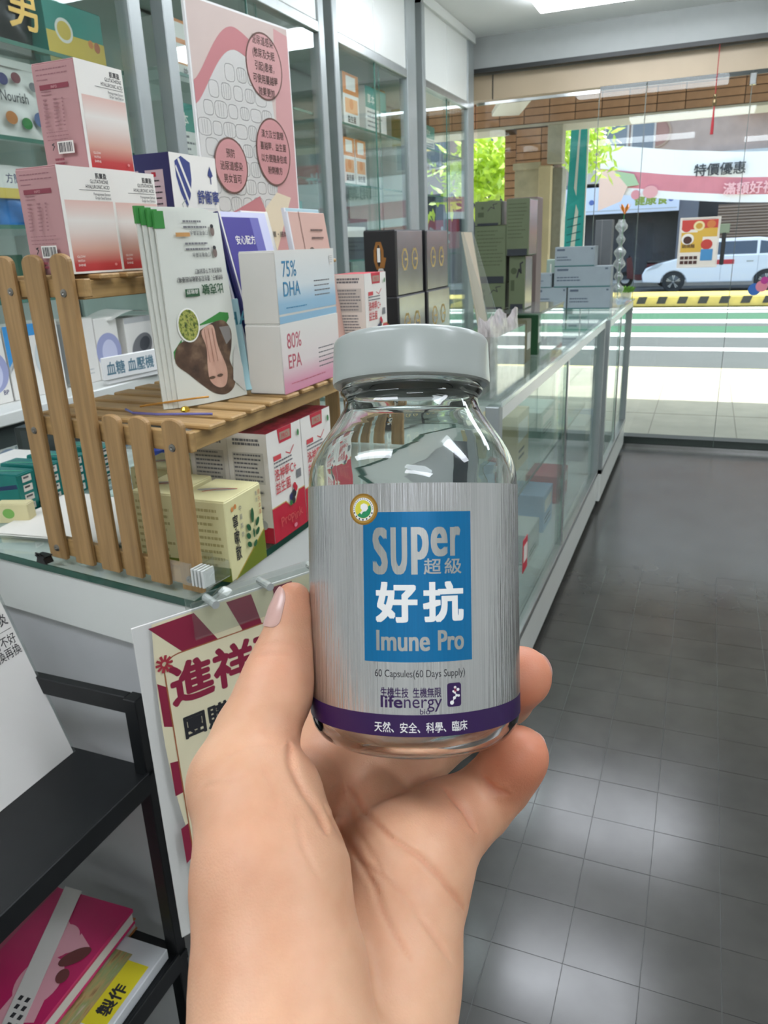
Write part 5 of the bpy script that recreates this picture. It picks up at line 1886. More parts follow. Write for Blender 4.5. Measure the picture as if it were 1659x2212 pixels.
t = thing('window_decal', 'small pink and blue window sticker low on the glass', 'sticker', (.30, 5.2995, .98), 0)
p = Print((-.06, 0, 0), (1, 0, 0), (0, 0, 1), .12, .12)
p.ell(.30, .35, .30, .30, mat('decal_blue', '3A6FB8', .5))
p.ell(.62, .50, .28, .28, mat('decal_pink', 'E08A9A', .5))
p.ell(.72, .78, .18, .18, mat('decal_magenta', 'B83A8A', .5))
p.build(t, 'sticker_print')
t = thing('door_handle_plate', 'dark vertical pull handle with a green plate on the glass door', 'handle', (.075, 5.285, 1.17), 0)
b = MB(); b.box(-.012, -.012, 0, .012, .012, .185, DARKT); b.build('grip', t, bevel=.004)
b = MB(); b.box(-.028, .004, .18, .028, .012, .235, mat('sage_plate', '8A9A80', .5)); b.build('plate', t, bevel=.003)
t = thing('hanging_knot', 'red cord ornament with beads hanging at the window', 'ornament', (-.049, 5.25, 1.895), 0)
RC = mat('red_cord', 'A8232E', .6)
b = MB(); b.tube([(0, 0, .457), (0, 0, .21)], .0025, RC, 6); b.build('cord', t)
b = MB(); b.lathe([(.0001, .145), (.010, .150), (.013, .165), (.010, .180), (.0001, .185)], mat('bronze_bead', '7A6A4A', .3, .6), 14); b.build('bead', t)
b = MB(); b.lathe([(.0001, .185), (.008, .190), (.010, .198), (.008, .206), (.0001, .21)], mat('bronze_bead', '7A6A4A', .3, .6), 14); b.build('bead', t)
b = MB(); b.lathe([(.009, 0), (.008, .05), (.005, .10), (.004, .145)], RC, 12); b.build('tassel', t)

# ================================================================== HANGING SIGN AT THE COUNTER CORNER
SO = Vector((-.499, .527, 1.0))
SANG = math.atan2(.864, .504)
SW, SH = .285, .405
sg = thing('hanging_sign', 'cream and maroon striped shop sign clipped to the bamboo rack', 'sign', (SO.x, SO.y, SO.z), 0, rot=(0, 0, SANG))
b = MB()
n = 14
PAPERW = mat('white_sign_sleeve', 'E4E4E0', .35)
CREAMS = mat('cream_sign_paper', 'E9E0BE', .5)
MARS = mat('maroon_sign_print', '8E2340', .5)
b.box(0, .0, -SH, SW, .002, 0, PAPERW)
b.build('backing_sheet', sg)


def curl(x, z):
    # the printed sheet bows away from the sleeve, most at the bottom
    q = max(0, min(1, -z / SH))
    return -.004 - .010 * q


pm = MB()
X_0 = .019
for i in range(n):
    z0, z1 = -SH * .99 * i / n, -SH * .99 * (i + 1) / n

    def xl(z):
        q = -z / SH
        return X_0 - .012 * math.sin(q * 3.0) + .035 * q * q
    pm.face([(xl(z1), curl(0, z1), z1), (SW - .003, curl(0, z1), z1), (SW - .003, curl(0, z0), z0), (xl(z0), curl(0, z0), z0)], CREAMS)
    pm.face([(xl(z0), curl(0, z0) + .0006, z0), (SW - .003, curl(0, z0) + .0006, z0), (SW - .003, curl(0, z1) + .0006, z1), (xl(z1), curl(0, z1) + .0006, z1)], PAPERW)
pm.build('printed_sheet', sg, weld=True)
p = Print((0, -.0045, -SH), (1, 0, 0), (0, 0, 1), SW, SH)
cx_, cy_ = .62, .52


def ray_pt(a):
    # where a ray from the sign's middle meets its edge
    dx, dy = math.cos(a), math.sin(a)
    ts = []
    if dx < -1e-6:
        ts.append((.052 - cx_) / dx)
    if dx > 1e-6:
        ts.append((.985 - cx_) / dx)
    if dy > 1e-6:
        ts.append((.995 - cy_) / (dy))
    if dy < -1e-6:
        ts.append((.02 - cy_) / dy)
    tt = min(ts)
    return (cx_ + dx * tt, cy_ + dy * tt)


INX0, INX1, INY0, INY1 = .085, .95, .08, .90


def in_pt(a):
    dx, dy = math.cos(a), math.sin(a)
    ts = []
    if dx < -1e-6:
        ts.append((INX0 - cx_) / dx)
    if dx > 1e-6:
        ts.append((INX1 - cx_) / dx)
    if dy > 1e-6:
        ts.append((INY1 - cy_) / dy)
    if dy < -1e-6:
        ts.append((INY0 - cy_) / dy)
    tt = min(ts)
    return (cx_ + dx * tt, cy_ + dy * tt)


NS = 34
for k in range(0, NS, 2):
    a0, a1 = 2 * math.pi * (k + .25) / NS, 2 * math.pi * (k + 1.25) / NS
    p.poly([in_pt(a0), ray_pt(a0), ray_pt(a1), in_pt(a1)], MARS)
    p.k -= 1
p.k += 1
rr_ = []
for (ca, cb, a_0) in ((INX1 - .06, INY1 - .042, 0), (INX0 + .06, INY1 - .042, .5), (INX0 + .06, INY0 + .042, 1), (INX1 - .06, INY0 + .042, 1.5)):
    for k in range(5):
        a = math.pi * (a_0 + k / 8)
        rr_.append((ca + .06 * math.cos(a), cb + .042 * math.sin(a)))
p.poly(rr_, CREAMS)
p.line(rr_ + [rr_[0]], .0035, mat('brown_border', 'A8643E', .5))
p.text('進祥藥局', .095, .765, .125, MARS, .035, sx=.98)
p.text('團購好物', .125, .655, .072, INK, .03, sx=.98)
p.text('歡迎加入', .25, .555, .055, INK, .02)
for k in range(10):
    a = 2 * math.pi * k / 10
    p.line([(.088 + .008 * math.cos(a) * 1.4, .885 + .008 * math.sin(a)), (.088 + .030 * math.cos(a), .885 + .022 * math.sin(a))], .007, mat('flower_red', 'A83240', .5))
p.mb.v = [(x, curl(0, z) + (y + .0045) * 1.0, z) for x, y, z in p.mb.v]
p.build(sg, 'sign_print')
# clear hinge bar with ball joint and jaw clip
CLR = pane_mat('clear_plastic', 'F6F8F7', 1.6, .03, .02)
b = MB(); b.box(.06, -.012, -.03, .26, -.0085, .012, CLR); b.build('clear_holder', sg, bevel=.0008)
b = MB(); b.box(.06, .003, -.03, .26, .0065, .012, CLR); b.build('clear_holder', sg, bevel=.0008)
for x in (.085, .15, .215):
    b = MB(); b.tube([(x, -.015, .004), (x, .010, .004)], .0045, mat('clear_grey_peg', 'B9BDBA', .2, .2), 10); b.build('peg', sg)
t2 = thing('sign_clip', 'clear plastic jaw clip with a white joint on the last short picket', 'clip', (-.497, .634, 1.02), FANG)
b = MB(); b.box(-.020, -.016, -.012, .010, -.012, .014, CLR); b.build('jaw', t2, bevel=.001)
b = MB(); b.box(-.020, .018, -.012, .010, .022, .014, CLR); b.build('jaw', t2, bevel=.001)
b = MB(); b.box(.010, -.016, -.010, .034, .022, .010, CLR); b.build('spring_block', t2, bevel=.002)
for k in range(4):
    b = MB(); b.box(.012 + k * .005, -.0175, -.010, .0145 + k * .005, .0, .010, mat('clear_ridge', 'D3D6D2', .2)); b.build('ridge', t2)
b = MB(); b.box(.036, -.010, -.016, .050, .004, -.002, mat('white_joint', 'F4F4F2', .35)); b.build('ball_joint', t2, bevel=.004, bseg=2, rot=(.2, .4, .2))
b = MB(); b.tube([(.043, -.004, -.012), (.038, -.02, -.022)], .003, CLR, 8); b.build('arm', t2)

# ================================================================== BLACK METAL RACK IN FRONT OF THE COUNTER
br = thing('metal_rack', 'black metal shelf rack in front of the white counter', 'rack', (-.57, .15, 0))
for (x, y, z1) in ((-.012, .432, .868), (-.54, .432, .868), (-.012, 0, .868), (-.54, 0, .868)):
    bevbox('post', x, y, 0, x + .018, y + .018, z1, BLACKM, br, bevel=.001)
for z in (.20, .478, .765):
    bevbox('shelf_board', -.535, .004, z - .016, .010, .448, z, BLACKM, br, bevel=.001)
    bevbox('side_rail', .0062, .018, z - .022, .0105, .432, z + .006, BLACKM, br, bevel=.0008)
bevbox('back_bar', -.522, .436, .845, -.012, .448, .868, BLACKM, br, bevel=.001)
# slanted white card stand
t = thing('card_stand', 'white slanted card stand with printed notes on the black rack', 'stand', (-.683, .588, .7655), 0, rot=(0, math.radians(-18), -math.pi / 2))
t.rotation_euler = (0, 0, math.radians(90))
b = MB()
CH, CWd, LN = .27, .20, math.tan(math.radians(19))
b.mesh_([(-CWd, 0, 0), (0, 0, 0), (0, CH * LN, CH), (-CWd, CH * LN, CH), (-CWd, .003, 0), (0, .003, 0), (0, CH * LN + .003, CH), (-CWd, CH * LN + .003, CH)],
        [(0, 1, 2, 3), (7, 6, 5, 4), (1, 5, 6, 2), (4, 0, 3, 7), (3, 2, 6, 7), (0, 4, 5, 1)], mat('ivory_card', 'EAE8E4', .5))
b.build('card', t)
b = MB()
b.mesh_([(0, -.001, 0), (.003, -.001, 0), (.003, CH * LN - .001, CH), (0, CH * LN - .001, CH), (0, .004, 0), (.003, .004, 0), (.003, CH * LN + .004, CH), (0, CH * LN + .004, CH)],
        [(0, 1, 2, 3), (7, 6, 5, 4), (1, 5, 6, 2), (4, 0, 3, 7), (3, 2, 6, 7), (0, 4, 5, 1)], ACRYL)
b.build('clear_edge', t)
b = MB(); b.box(-CWd, .003, 0, 0, .10, .004, CLR); b.build('foot', t)
cs, sn = math.cos(math.radians(19)), math.sin(math.radians(19))
p = Print((-CWd, -.0002, 0), (1, 0, 0), (0, sn, cs), CWd, CH / cs)
p.lift = .0001
p.text('皮膚發炎', .985, .645, .055, INK, .012, al='r', sx=.8)
p.line([(.4, .62), (.985, .62)], .002, INK)
p.text('皮膚不好', .985, .56, .05, INK, .004, al='r', sx=.8)
p.text('一換再換', .985, .51, .05, INK, .004, al='r', sx=.8)
p.build(t, 'card_print')
# children's books on the lower shelf
PINKB = mat('magenta_cover', 'C22A63', .3, var=.04)
t = thing('picture_book', 'magenta picture book with a pink animal drawing under a white paper band', 'book', (-.732, .478, .4785), math.radians(3))
b = MB(); b.box(-.10, -.115, .038, .10, .11, .044, PINKB); b.build('cover', t, bevel=.001)
b = MB(); b.box(-.098, -.113, .022, .098, .108, .038, mat('book_pages', 'D9D6CE', .7)); b.build('pages', t)
b = MB(); b.box(-.10, -.115, .0185, .10, .11, .022, PINKB); b.build('cover', t, bevel=.001)
p = Print((.10, -.115, .044), (0, 1, 0), (-1, 0, 0), .225, .20)
PK = mat('pale_pink_drawing', 'E3A6B0', .4)
RS = mat('rose_drawing', 'C76A7E', .4)
p.rect(.0, .62, 1, 1, mat('dusty_rose_cover', 'A84A62', .35))
p.ell(.44, .22, .17, .14, PK, rot=.25)
p.ell(.68, .30, .13, .12, PK)
p.poly([(.62, .20), (.70, .08), (.76, .20)], PK)
p.poly([(.74, .40), (.86, .44), (.78, .30)], PK)
p.ell(.72, .36, .035, .03, RS)
p.poly([(.18, .30), (.36, .30), (.34, .20), (.14, .20)], PK)
p.poly([(.22, .12), (.34, .18), (.38, .10), (.24, .05)], PK)
p.poly([(.10, .20), (.16, .31), (.12, .31), (.06, .22)], mat('dark_brown_drawing', '4A2A2E', .4))
p.ell(.62, .12, .05, .10, mat('brown_drawing', '6E3A38', .4), rot=.9)
p.ell(.50, .10, .05, .04, mat('brown_drawing', '6E3A38', .4), rot=.4)
p.text('動物', .50, .70, .17, CREAMW, .012)
p.ell(.08, .12, .10, .10, mat('blue_badge', '3A6AA8', .4))
p.ell(.08, .12, .075, .075, CREAMW)
p.ell(.08, .12, .03, .03, mat('orange_badge', 'C9743A', .4))
p.build(t, 'cover_print')
b = MB()
bq = [(-.014, .112), (.072, -.115), (.098, -.115), (.014, .112)]
b.prism(bq, .0456, .0466, mat('white_band', 'D9D6D0', .5))
b.build('paper_band', t)
p = Print((0, 0, .0466), (0, 1, 0), (-1, 0, 0), .1, .1)
for r in range(7):
    y0 = -.105 + r * .010
    xc = .085 - (y0 + .115) * .379
    p.lines(y0 / .1, y0 / .1 + .06, -(xc + .008) / .1, 2, -.10, .05, INK, .2)
p.build(t, 'band_print')
t = thing('picture_book', 'second picture book with an orange spine beneath the magenta one', 'book', (-.742, .482, .4783), math.radians(1))
b = MB(); b.box(-.098, -.11, .002, .098, .115, .016, mat('book_pages', 'D9D6CE', .7)); b.build('pages', t)
b = MB(); b.box(-.10, -.112, .016, .10, .116, .0182, mat('orange_cover', 'B8743A', .4, var=.2, vscale=25)); b.build('cover', t)
b = MB(); b.box(-.10, -.112, .0, .10, .116, .002, mat('orange_cover', 'B8743A', .4)); b.build('cover', t)
t = thing('picture_book', 'white picture book with a yellow label standing out at the shelf edge', 'book', (-.605, .475, .4783), math.radians(2))
b = MB(); b.box(-.035, -.115, .0, .035, .10, .016, mat('pale_cover', 'D6D9DC', .4)); b.build('cover', t, bevel=.001)
p = Print((.035, -.115, .016), (0, 1, 0), (-1, 0, 0), .215, .07)
p.rect(.45, .10, .86, .58, mat('bright_yellow_label', 'E2D42A', .5))
p.text('製作', .52, .20, .30, INK, .03)
p.rect(.0, .55, .9, .98, photo_mat('mottled_cover', ('7A5A3A', 'B9A06A', '8FA06A', 'C9B8A0'), 4))
p.build(t, 'cover_print')
# ================================================================== THE BOTTLE
LBL = mat('brushed_silver_label', 'D2D3D4', .22, .95, var=.10, vscale=3.0, bump=.25, bscale=2.0, stretch=(900, 900, 12), rvar=.08)
BGLASS = mat('bottle_glass', 'F6FBF9', .015, trans=1.0, ior=1.46, spec=.5)
CAPM = mat('pale_grey_cap', 'A5ACA7', .28, var=.01, spec=.5, coat=.15)
LBLUE = mat('label_cyan_blue', '0670A4', .30, .3, var=.06, vscale=3.0, stretch=(900, 900, 12))
LPURP = mat('label_purple', '33174F', .35, .2)
LSIL = mat('label_silver_letter', 'C2C2BE', .32, .85, var=.08, vscale=3.0, stretch=(900, 900, 12))
LWHITE = mat('label_white_letter', 'ECEDEA', .4)
LGOLD = mat('seal_gold', 'A87E34', .35, .6)
ROLL = math.radians(0.7)
bot = thing('supplement_bottle', 'clear glass supplement bottle with silver label held in the hand', 'bottle')
bx_, by_, bd_ = .0094, -.0661, .228
bot.matrix_world = cam.matrix_world @ Matrix(((1, 0, 0, bx_), (0, 0, 1, by_), (0, -1, 0, -bd_), (0, 0, 0, 1))) @ Matrix.Rotation(-ROLL, 4, 'Y')
mm = .001
outer = [(.0, .6), (18, .6), (22, .15), (24.2, .0), (26.5, .45), (28.8, 2.0), (30.3, 4.2), (30.9, 6.6), (31, 9)] + [(31, 9 + k * 6) for k in range(1, 11)] + \
        [(31, 73.5), (30.95, 76), (30.6, 78.5), (29.9, 81), (28.7, 83.8), (27.1, 86.6), (25.2, 89.3), (23.3, 92), (21.6, 94.6), (20.5, 96.6), (19.9, 98.4), (19.85, 99.6), (20.4, 100.6), (21.2, 101.4), (21.3, 102.4), (20.6, 103.2), (19.8, 103.8), (19.6, 110), (19.6, 115.5)]
inner = [(17.9, 115.5), (17.9, 104), (18.2, 100), (18.6, 97.4), (19.8, 95.2), (22.0, 91.9), (24.3, 88.8), (26.2, 86), (27.7, 83), (28.7, 80.5), (29.25, 78), (29.4, 74)] + [(29.4, 74 - k * 6) for k in range(1, 11)] + [(29.2, 8), (28.3, 5.0), (26.6, 3.1), (24.2, 2.1), (20, 1.9), (.0, 2.2)]
b = MB()
b.lathe([(max(r, .02) * mm, z * mm) for r, z in outer + inner], BGLASS, 96)
b.build('glass_body', bot, smooth=True, weld=True)
cap = [(19.9, 104.6), (20.6, 103.6), (22.6, 103.5), (23.3, 104.0), (23.45, 104.8), (23.4, 106), (23.2, 112), (23.05, 115.4), (22.85, 116.3), (22.4, 116.9), (21.6, 117.3), (18, 117.55), (.02, 117.7)]
b = MB()
b.lathe([(r * mm, z * mm) for r, z in cap], CAPM, 96)
b.lathe([(r * mm, z * mm) for r, z in ((.02, 116.0), (19.8, 116.0), (19.9, 104.6))], CAPM, 96)
b.build('cap', bot, smooth='auto', weld=True)
RL_ = 31.06
Z0L, Z1L = 7.7, 73.7
b = MB()
b.lathe([(r * mm, z * mm) for r, z in ((RL_, Z0L), (RL_ + .10, Z0L), (RL_ + .10, Z1L), (RL_, Z1L), (RL_, Z0L))], LBL, 120)
b.build('label', bot, smooth='auto')


class Cyl:
    """Print laid round the bottle: u in mm along the arc (0 = front), v in mm of height."""

    def __init__(s):
        s.items = []
        s.k = 1

    def add(s, vs, fs, m):
        s.items.append((vs, fs, m, s.k))
        s.k += 1

    def poly(s, pts, m):
        s.add(list(pts), [tuple(range(len(pts)))], m)

    def rect(s, a0, b0, a1, b1, m):
        s.poly([(a0, b0), (a1, b0), (a1, b1), (a0, b1)], m)

    def ell(s, ca, cb, ra, rb, m, n=36):
        s.poly([(ca + ra * math.cos(2 * math.pi * k / n), cb + rb * math.sin(2 * math.pi * k / n)) for k in range(n)], m)

    def fit(s, txt, a0, b0, a1, b1, m, bx=0.0, by=None, res=4):
        """letters stretched to a box; bx, by (mm) thicken the strokes sideways and upwards"""
        by = bx if by is None else by
        vs, fs = text_mesh(txt, 0.0, res)
        xs, ys = [v[0] for v in vs], [v[1] for v in vs]
        sx, sy = (a1 - a0 - 2 * bx) / (max(xs) - min(xs)), (b1 - b0 - 2 * by) / (max(ys) - min(ys))
        base = [(a0 + bx + (x - min(xs)) * sx, b0 + by + (y - min(ys)) * sy) for x, y, _ in vs]
        steps = [(0, 0)]
        if bx > 0:
            steps += [(-1, -1), (-1, 1), (1, -1), (1, 1), (-1, 0), (1, 0), (0, -1), (0, 1), (-.5, 0), (.5, 0)]
        k0 = s.k
        for i, (dx, dy) in enumerate(steps):
            s.items.append(([(x + dx * bx, y + dy * by) for x, y in base], fs, m, k0 + i * .12))
        s.k = k0 + 2

    def build(s, name, parent):
        mb = MB()
        for vs, fs, m, k in s.items:
            bm = bmesh.new()
            bv = [bm.verts.new((x, y, 0)) for x, y in vs]
            for f in fs:
                try:
                    bm.faces.new([bv[i] for i in f])
                except ValueError:
                    pass
            lo, hi = min(v[0] for v in vs), max(v[0] for v in vs)
            c = math.ceil(lo / 1.3) * 1.3
            while c < hi:
                bmesh.ops.bisect_plane(bm, geom=bm.verts[:] + bm.edges[:] + bm.faces[:], plane_co=(c, 0, 0), plane_no=(1, 0, 0), dist=1e-5)
                c += 1.3
            bm.verts.ensure_lookup_table()
            bm.verts.index_update()
            R_ = RL_ + .11 + .018 * k
            out = []
            for v in bm.verts:
                a = v.co.x / 31.0
                out.append((R_ * math.sin(a) * mm, -R_ * math.cos(a) * mm, v.co.y * mm))
            ff = []
            for f in bm.faces:
                idx = [v.index for v in f.verts]
                if f.normal.z < 0:
                    idx.reverse()
                ff.append(tuple(idx))
            mb.mesh_(out, ff, m)
            bm.free()
        return mb.build(name, parent)


lab_ = bpy.data.objects['label']
c = Cyl()
for k in range(24):      # the dark purple band runs right round
    c.k = 1
    a = 2 * math.pi * 31 / 24
    c.rect(-math.pi * 31 + k * a, Z0L, -math.pi * 31 + (k + 1) * a, 13.4, LPURP)
c.k = 2
c.fit('天然、安全、科學、臨床', -12.0, 8.75, 12.9, 11.5, LWHITE, .02)
c.build('purple_band', bot)
c = Cyl()
c.rect(-14.6, 27.1, 14.6, 66.2, LBLUE)
c.build('blue_panel', bot)
c = Cyl()
c.k = 2
c.fit('S', -11.9, 49.9, -7.8, 62.2, LSIL, .40, .22)
c.k = 2
c.fit('U', -7.0, 49.9, -2.7, 62.2, LSIL, .40, .22)
c.k = 2
c.fit('p', -1.7, 49.9, 2.9, 62.2, LSIL, .40, .22)
c.k = 2
c.fit('e', 3.4, 54.5, 7.9, 62.2, LSIL, .36, .20)
c.k = 2
c.fit('r', 8.6, 54.6, 11.5, 62.2, LSIL, .36, .20)
c.k = 2
c.fit('超', 1.5, 49.9, 6.1, 54.0, LSIL, .05)
c.k = 2
c.fit('級', 7.0, 49.9, 11.7, 54.0, LSIL, .05)
c.k = 2
c.fit('Imune', -11.2, 30.0, 2.9, 35.4, LSIL, .17, .10)
c.k = 2
c.fit('Pro', 5.0, 30.0, 12.2, 35.3, LSIL, .17, .10)
c.build('silver_lettering', bot)
c = Cyl()
c.k = 2
c.fit('好', -11.3, 37.4, -.2, 48.0, LWHITE, .40, .34)
c.k = 2
c.fit('抗', 1.2, 37.4, 12.2, 48.0, LWHITE, .40, .34)
c.build('white_lettering', bot)
c = Cyl()
c.fit('60 Capsules(60 Days Supply)', -11.7, 22.6, 12.4, 25.1, INK, .0)
c.k = 1
c.fit('生機生技  生機無限', -10.2, 17.9, 5.7, 20.5, LPURP, .025)
c.k = 1
c.fit('life', -10.2, 15.2, -4.4, 18.4, LPURP, .09)
c.k = 1
c.fit('nergy', -4.0, 14.2, 5.9, 17.5, LPURP, 0)
c.k = 1
c.fit('bio', .1, 12.6 + 1.0, 2.7, 15.0, LPURP, .0)
c.build('dark_lettering', bot)
c = Cyl()
rr2 = []
for (ca, cb, a0) in ((10.5, 20.7, 0), (8.0, 20.7, .5), (8.0, 15.9, 1), (10.5, 15.9, 1.5)):
    for k in range(4):
        a = math.pi * (a0 + k / 6)
        rr2.append((ca + .7 * math.cos(a), cb + .7 * math.sin(a)))
c.poly(rr2, LPURP)
for (a, b2, r) in ((8.6, 16.3, .55), (9.3, 17.5, .42), (9.9, 18.1, .36), (10.5, 18.0, .34), (9.4, 18.9, .30), (10.3, 19.6, .40), (9.0, 19.2, .28), (9.5, 20.2, .36)):
    c.k = 2
    c.ell(a, b2, r, r, LWHITE, 14)
for (p0, p1) in (((8.6, 16.3), (9.3, 17.5)), ((9.3, 17.5), (9.9, 18.1)), ((9.9, 18.1), (9.4, 18.9)), ((9.4, 18.9), (10.3, 19.6)), ((9.4, 18.9), (9.5, 20.2))):
    c.k = 2
    dx, dy = p1[0] - p0[0], p1[1] - p0[1]
    L = math.hypot(dx, dy)
    nx, ny = -dy / L * .1, dx / L * .1
    c.poly([(p0[0] - nx, p0[1] - ny), (p1[0] - nx, p1[1] - ny), (p1[0] + nx, p1[1] + ny), (p0[0] + nx, p0[1] + ny)], mat('logo_red', 'B8344A', .4) if p0 == (9.4, 18.9) else LWHITE)
c.build('logo_tile', bot)
# round gold seal
c = Cyl()
c.k = 3
SU, SV, SR = -14.5, 67.0, 4.15
c.ell(SU, SV, SR, SR, LGOLD)
c.ell(SU, SV, SR * .88, SR * .88, mat('seal_ochre', 'C49A4A', .35, .5))
c.ell(SU, SV, SR * .74, SR * .74, LWHITE)
c.ell(SU, SV, SR * .58, SR * .58, mat('seal_yellow', 'D8CF3E', .4))
c.poly([(SU + SR * .56 * math.cos(a), SV + SR * .56 * math.sin(a)) for a in [math.radians(-140 + 12 * k) for k in range(15)]], mat('seal_green', '1F8A5A', .4))
c.poly([(SU + x * SR, SV + y * SR) for x, y in ((-.12, -.32), (.0, -.16), (.22, -.12), (.36, .06), (.30, .28), (.06, .38), (-.16, .28), (-.18, .06), (-.06, -.06), (-.22, -.22))], LWHITE)
kk = c.k
for k in range(7):
    c.k = kk
    a = math.radians(200 + k * 23)
    c.ell(SU + SR * .665 * math.cos(a), SV + SR * .665 * math.sin(a), .24, .24, INK, 8)
for k in range(17):
    c.k = kk
    a = math.radians(185 - k * 11.5)
    c.ell(SU + SR * .665 * math.cos(a), SV + SR * .665 * math.sin(a), .11, .19, INK, 6)
c.build('gold_seal', bot)

# ================================================================== THE HAND
F_ = 1640.0


def J(px, py, d_):
    """point of the hand, in millimetres, lens frame: x right, y up, z = -depth"""
    return np.array(((px - 829.5) * d_ / F_, -(py - 1106.0) * d_ / F_, -d_), dtype=np.float64)


def chain(*q):
    return [(J(a, b_, d_), r) for a, b_, d_, r in q]


arm_l = chain((604, 2380, 158, 20.4), (604, 2110, 176, 19.2), (585, 1900, 187, 18.3), (562, 1735, 199, 16.2))
arm_m = chain((720, 2400, 182, 21), (745, 2120, 212, 19), (770, 1930, 230, 16), (800, 1745, 246, 13))
arm_r = chain((790, 2420, 176, 20.4), (826, 2100, 200, 19.6), (886, 1870, 219, 17.3), (962, 1778, 232, 12.6))
web = chain((560, 1800, 208, 15), (640, 1720, 236, 12.0), (700, 1660, 254, 11.5), (790, 1655, 262, 11.5), (868, 1672, 260, 11.5))
fore = [(np.array((-24.0, -140.0, -150.0)), 24.0), (np.array((-34.0, -190.0, -105.0)), 29.0), (np.array((-46.0, -255.0, -40.0)), 34.0)]
fore2 = [(np.array((-5.0, -140.0, -156.0)), 23.0), (np.array((-10.0, -190.0, -112.0)), 28.0), (np.array((-22.0, -258.0, -44.0)), 34.0)]
thumb = chain((556, 1745, 200, 15.3), (514, 1690, 205, 13.0), (553, 1590, 212, 11.4), (592, 1500, 217, 10.5), (610, 1448, 220, 9.9), (622, 1395, 221.5, 8.0), (630, 1335, 222.5, 6.3), (633, 1296, 223, 5.2))
index = chain((668, 1650, 258, 11.5), (735, 1450, 276, 10), (860, 1350, 281, 9.2), (985, 1330, 272, 8.5))
middle = chain((760, 1650, 264, 11.5), (885, 1480, 281, 10), (990, 1435, 276, 9.2), (1040, 1425, 266, 8.6))
ring = chain((862, 1668, 260, 11.5), (985, 1570, 276, 10), (1088, 1505, 264, 9.7), (1125, 1462, 247, 9.9))
pinky = chain((962, 1785, 233, 12.2), (1030, 1738, 240, 10.6), (1078, 1690, 240, 9.7), (1104, 1655, 237, 9.3), (1119, 1634, 235, 9.4))


def seg_d(P, a, ra, b_, rb):
    ab = b_ - a
    t_ = np.clip(((P - a) @ ab) / (ab @ ab), 0, 1).astype(np.float32)
    q = P - a - t_[..., None] * ab
    return np.sqrt((q * q).sum(-1)) - (ra + (rb - ra) * t_)


def smin(a, b_, k):
    h = np.clip(.5 + .5 * (b_ - a) / k, 0, 1)
    return b_ + (a - b_) * h - k * h * (1 - h)


def chain_d(P, ch, k=3.0):
    r = None
    for (a, ra), (b_, rb) in zip(ch, ch[1:]):
        d_ = seg_d(P, a, ra, b_, rb)
        r = d_ if r is None else smin(r, d_, k)
    return r


def hand_sdf(P):
    P = np.asarray(P)
    palm = smin(chain_d(P, arm_r, 6), chain_d(P, arm_m, 6), 10)
    palm = smin(palm, chain_d(P, arm_l, 6), 4.5)
    palm = smin(palm, chain_d(P, web, 5), 6)
    palm = smin(palm, smin(chain_d(P, fore), chain_d(P, fore2), 14), 16)
    out = smin(palm, chain_d(P, thumb), 6)
    for ch, k in ((index, 6), (middle, 6), (ring, 5), (pinky, 6)):
        out = np.minimum(out, smin(palm, chain_d(P, ch, 3), k))
    # the bottle presses the skin flat where they touch
    q = np.sqrt((P[..., 0] - bx_ * 1000) ** 2 + (P[..., 2] + bd_ * 1000) ** 2)
    dx, dy = q - 26.4, -66.0 - P[..., 1] + 5.0
    bt = np.sqrt(np.maximum(dx, 0) ** 2 + np.maximum(dy, 0) ** 2) + np.minimum(np.maximum(dx, dy), 0) - 5.0
    h = 0.8
    m_ = -bt
    hh = np.clip(.5 - .5 * (m_ - out) / h, 0, 1)
    return m_ + (out - m_) * hh + h * hh * (1 - hh)


def surface_net(lo, hi, step):
    n = np.ceil((hi - lo) / step).astype(int) + 1
    ax = [lo[i] + step * np.arange(n[i]) for i in range(3)]
    G = np.empty(n, np.float32)
    for i in range(n[0]):
        Y, Z = np.meshgrid(ax[1], ax[2], indexing='ij')
        P = np.stack([np.full_like(Y, ax[0][i]), Y, Z], -1).astype(np.float32)
        G[i] = hand_sdf(P)
    ins = G < 0
    c8 = np.zeros(tuple(n - 1), np.int32)
    for dx in (0, 1):
        for dy in (0, 1):
            for dz in (0, 1):
                c8 += ins[dx:n[0] - 1 + dx, dy:n[1] - 1 + dy, dz:n[2] - 1 + dz]
    act = (c8 > 0) & (c8 < 8)
    idx = -np.ones(act.shape, np.int64)
    ijk = np.argwhere(act)
    idx[act] = np.arange(len(ijk))
    V = lo + (ijk + .5) * step
    faces = []
    for ax_ in range(3):
        o1, o2 = (ax_ + 1) % 3, (ax_ + 2) % 3
        sl0 = [slice(None)] * 3
        sl1 = [slice(None)] * 3
        sl0[ax_] = slice(0, -1)
        sl1[ax_] = slice(1, None)
        cross = ins[tuple(sl0)] != ins[tuple(sl1)]
        cc = np.argwhere(cross)
        cc = cc[(cc[:, o1] > 0) & (cc[:, o2] > 0) & (cc[:, o1] < n[o1] - 1) & (cc[:, o2] < n[o2] - 1)]
        flip = ~ins[tuple(sl0)][tuple(cc.T)]

        def cell(a, b_):
            q = cc.copy()
            q[:, o1] -= a
            q[:, o2] -= b_
            return idx[tuple(q.T)]
        Q = np.stack([cell(1, 1), cell(0, 1), cell(0, 0), cell(1, 0)], 1)
        Q[flip] = Q[flip][:, ::-1]
        faces.append(Q)
    return V, np.concatenate(faces)


def sdf_grad(P, e=.25):
    g = np.empty_like(P)
    for k in range(3):
        d_ = np.zeros(3)
        d_[k] = e
        g[:, k] = (hand_sdf(P + d_) - hand_sdf(P - d_)) / (2 * e)
    return g / np.maximum(np.linalg.norm(g, axis=1, keepdims=True), 1e-6)


def project(V, it=3):
    for _ in range(it):
        V = V - hand_sdf(V)[:, None] * sdf_grad(V) * .9
    return V


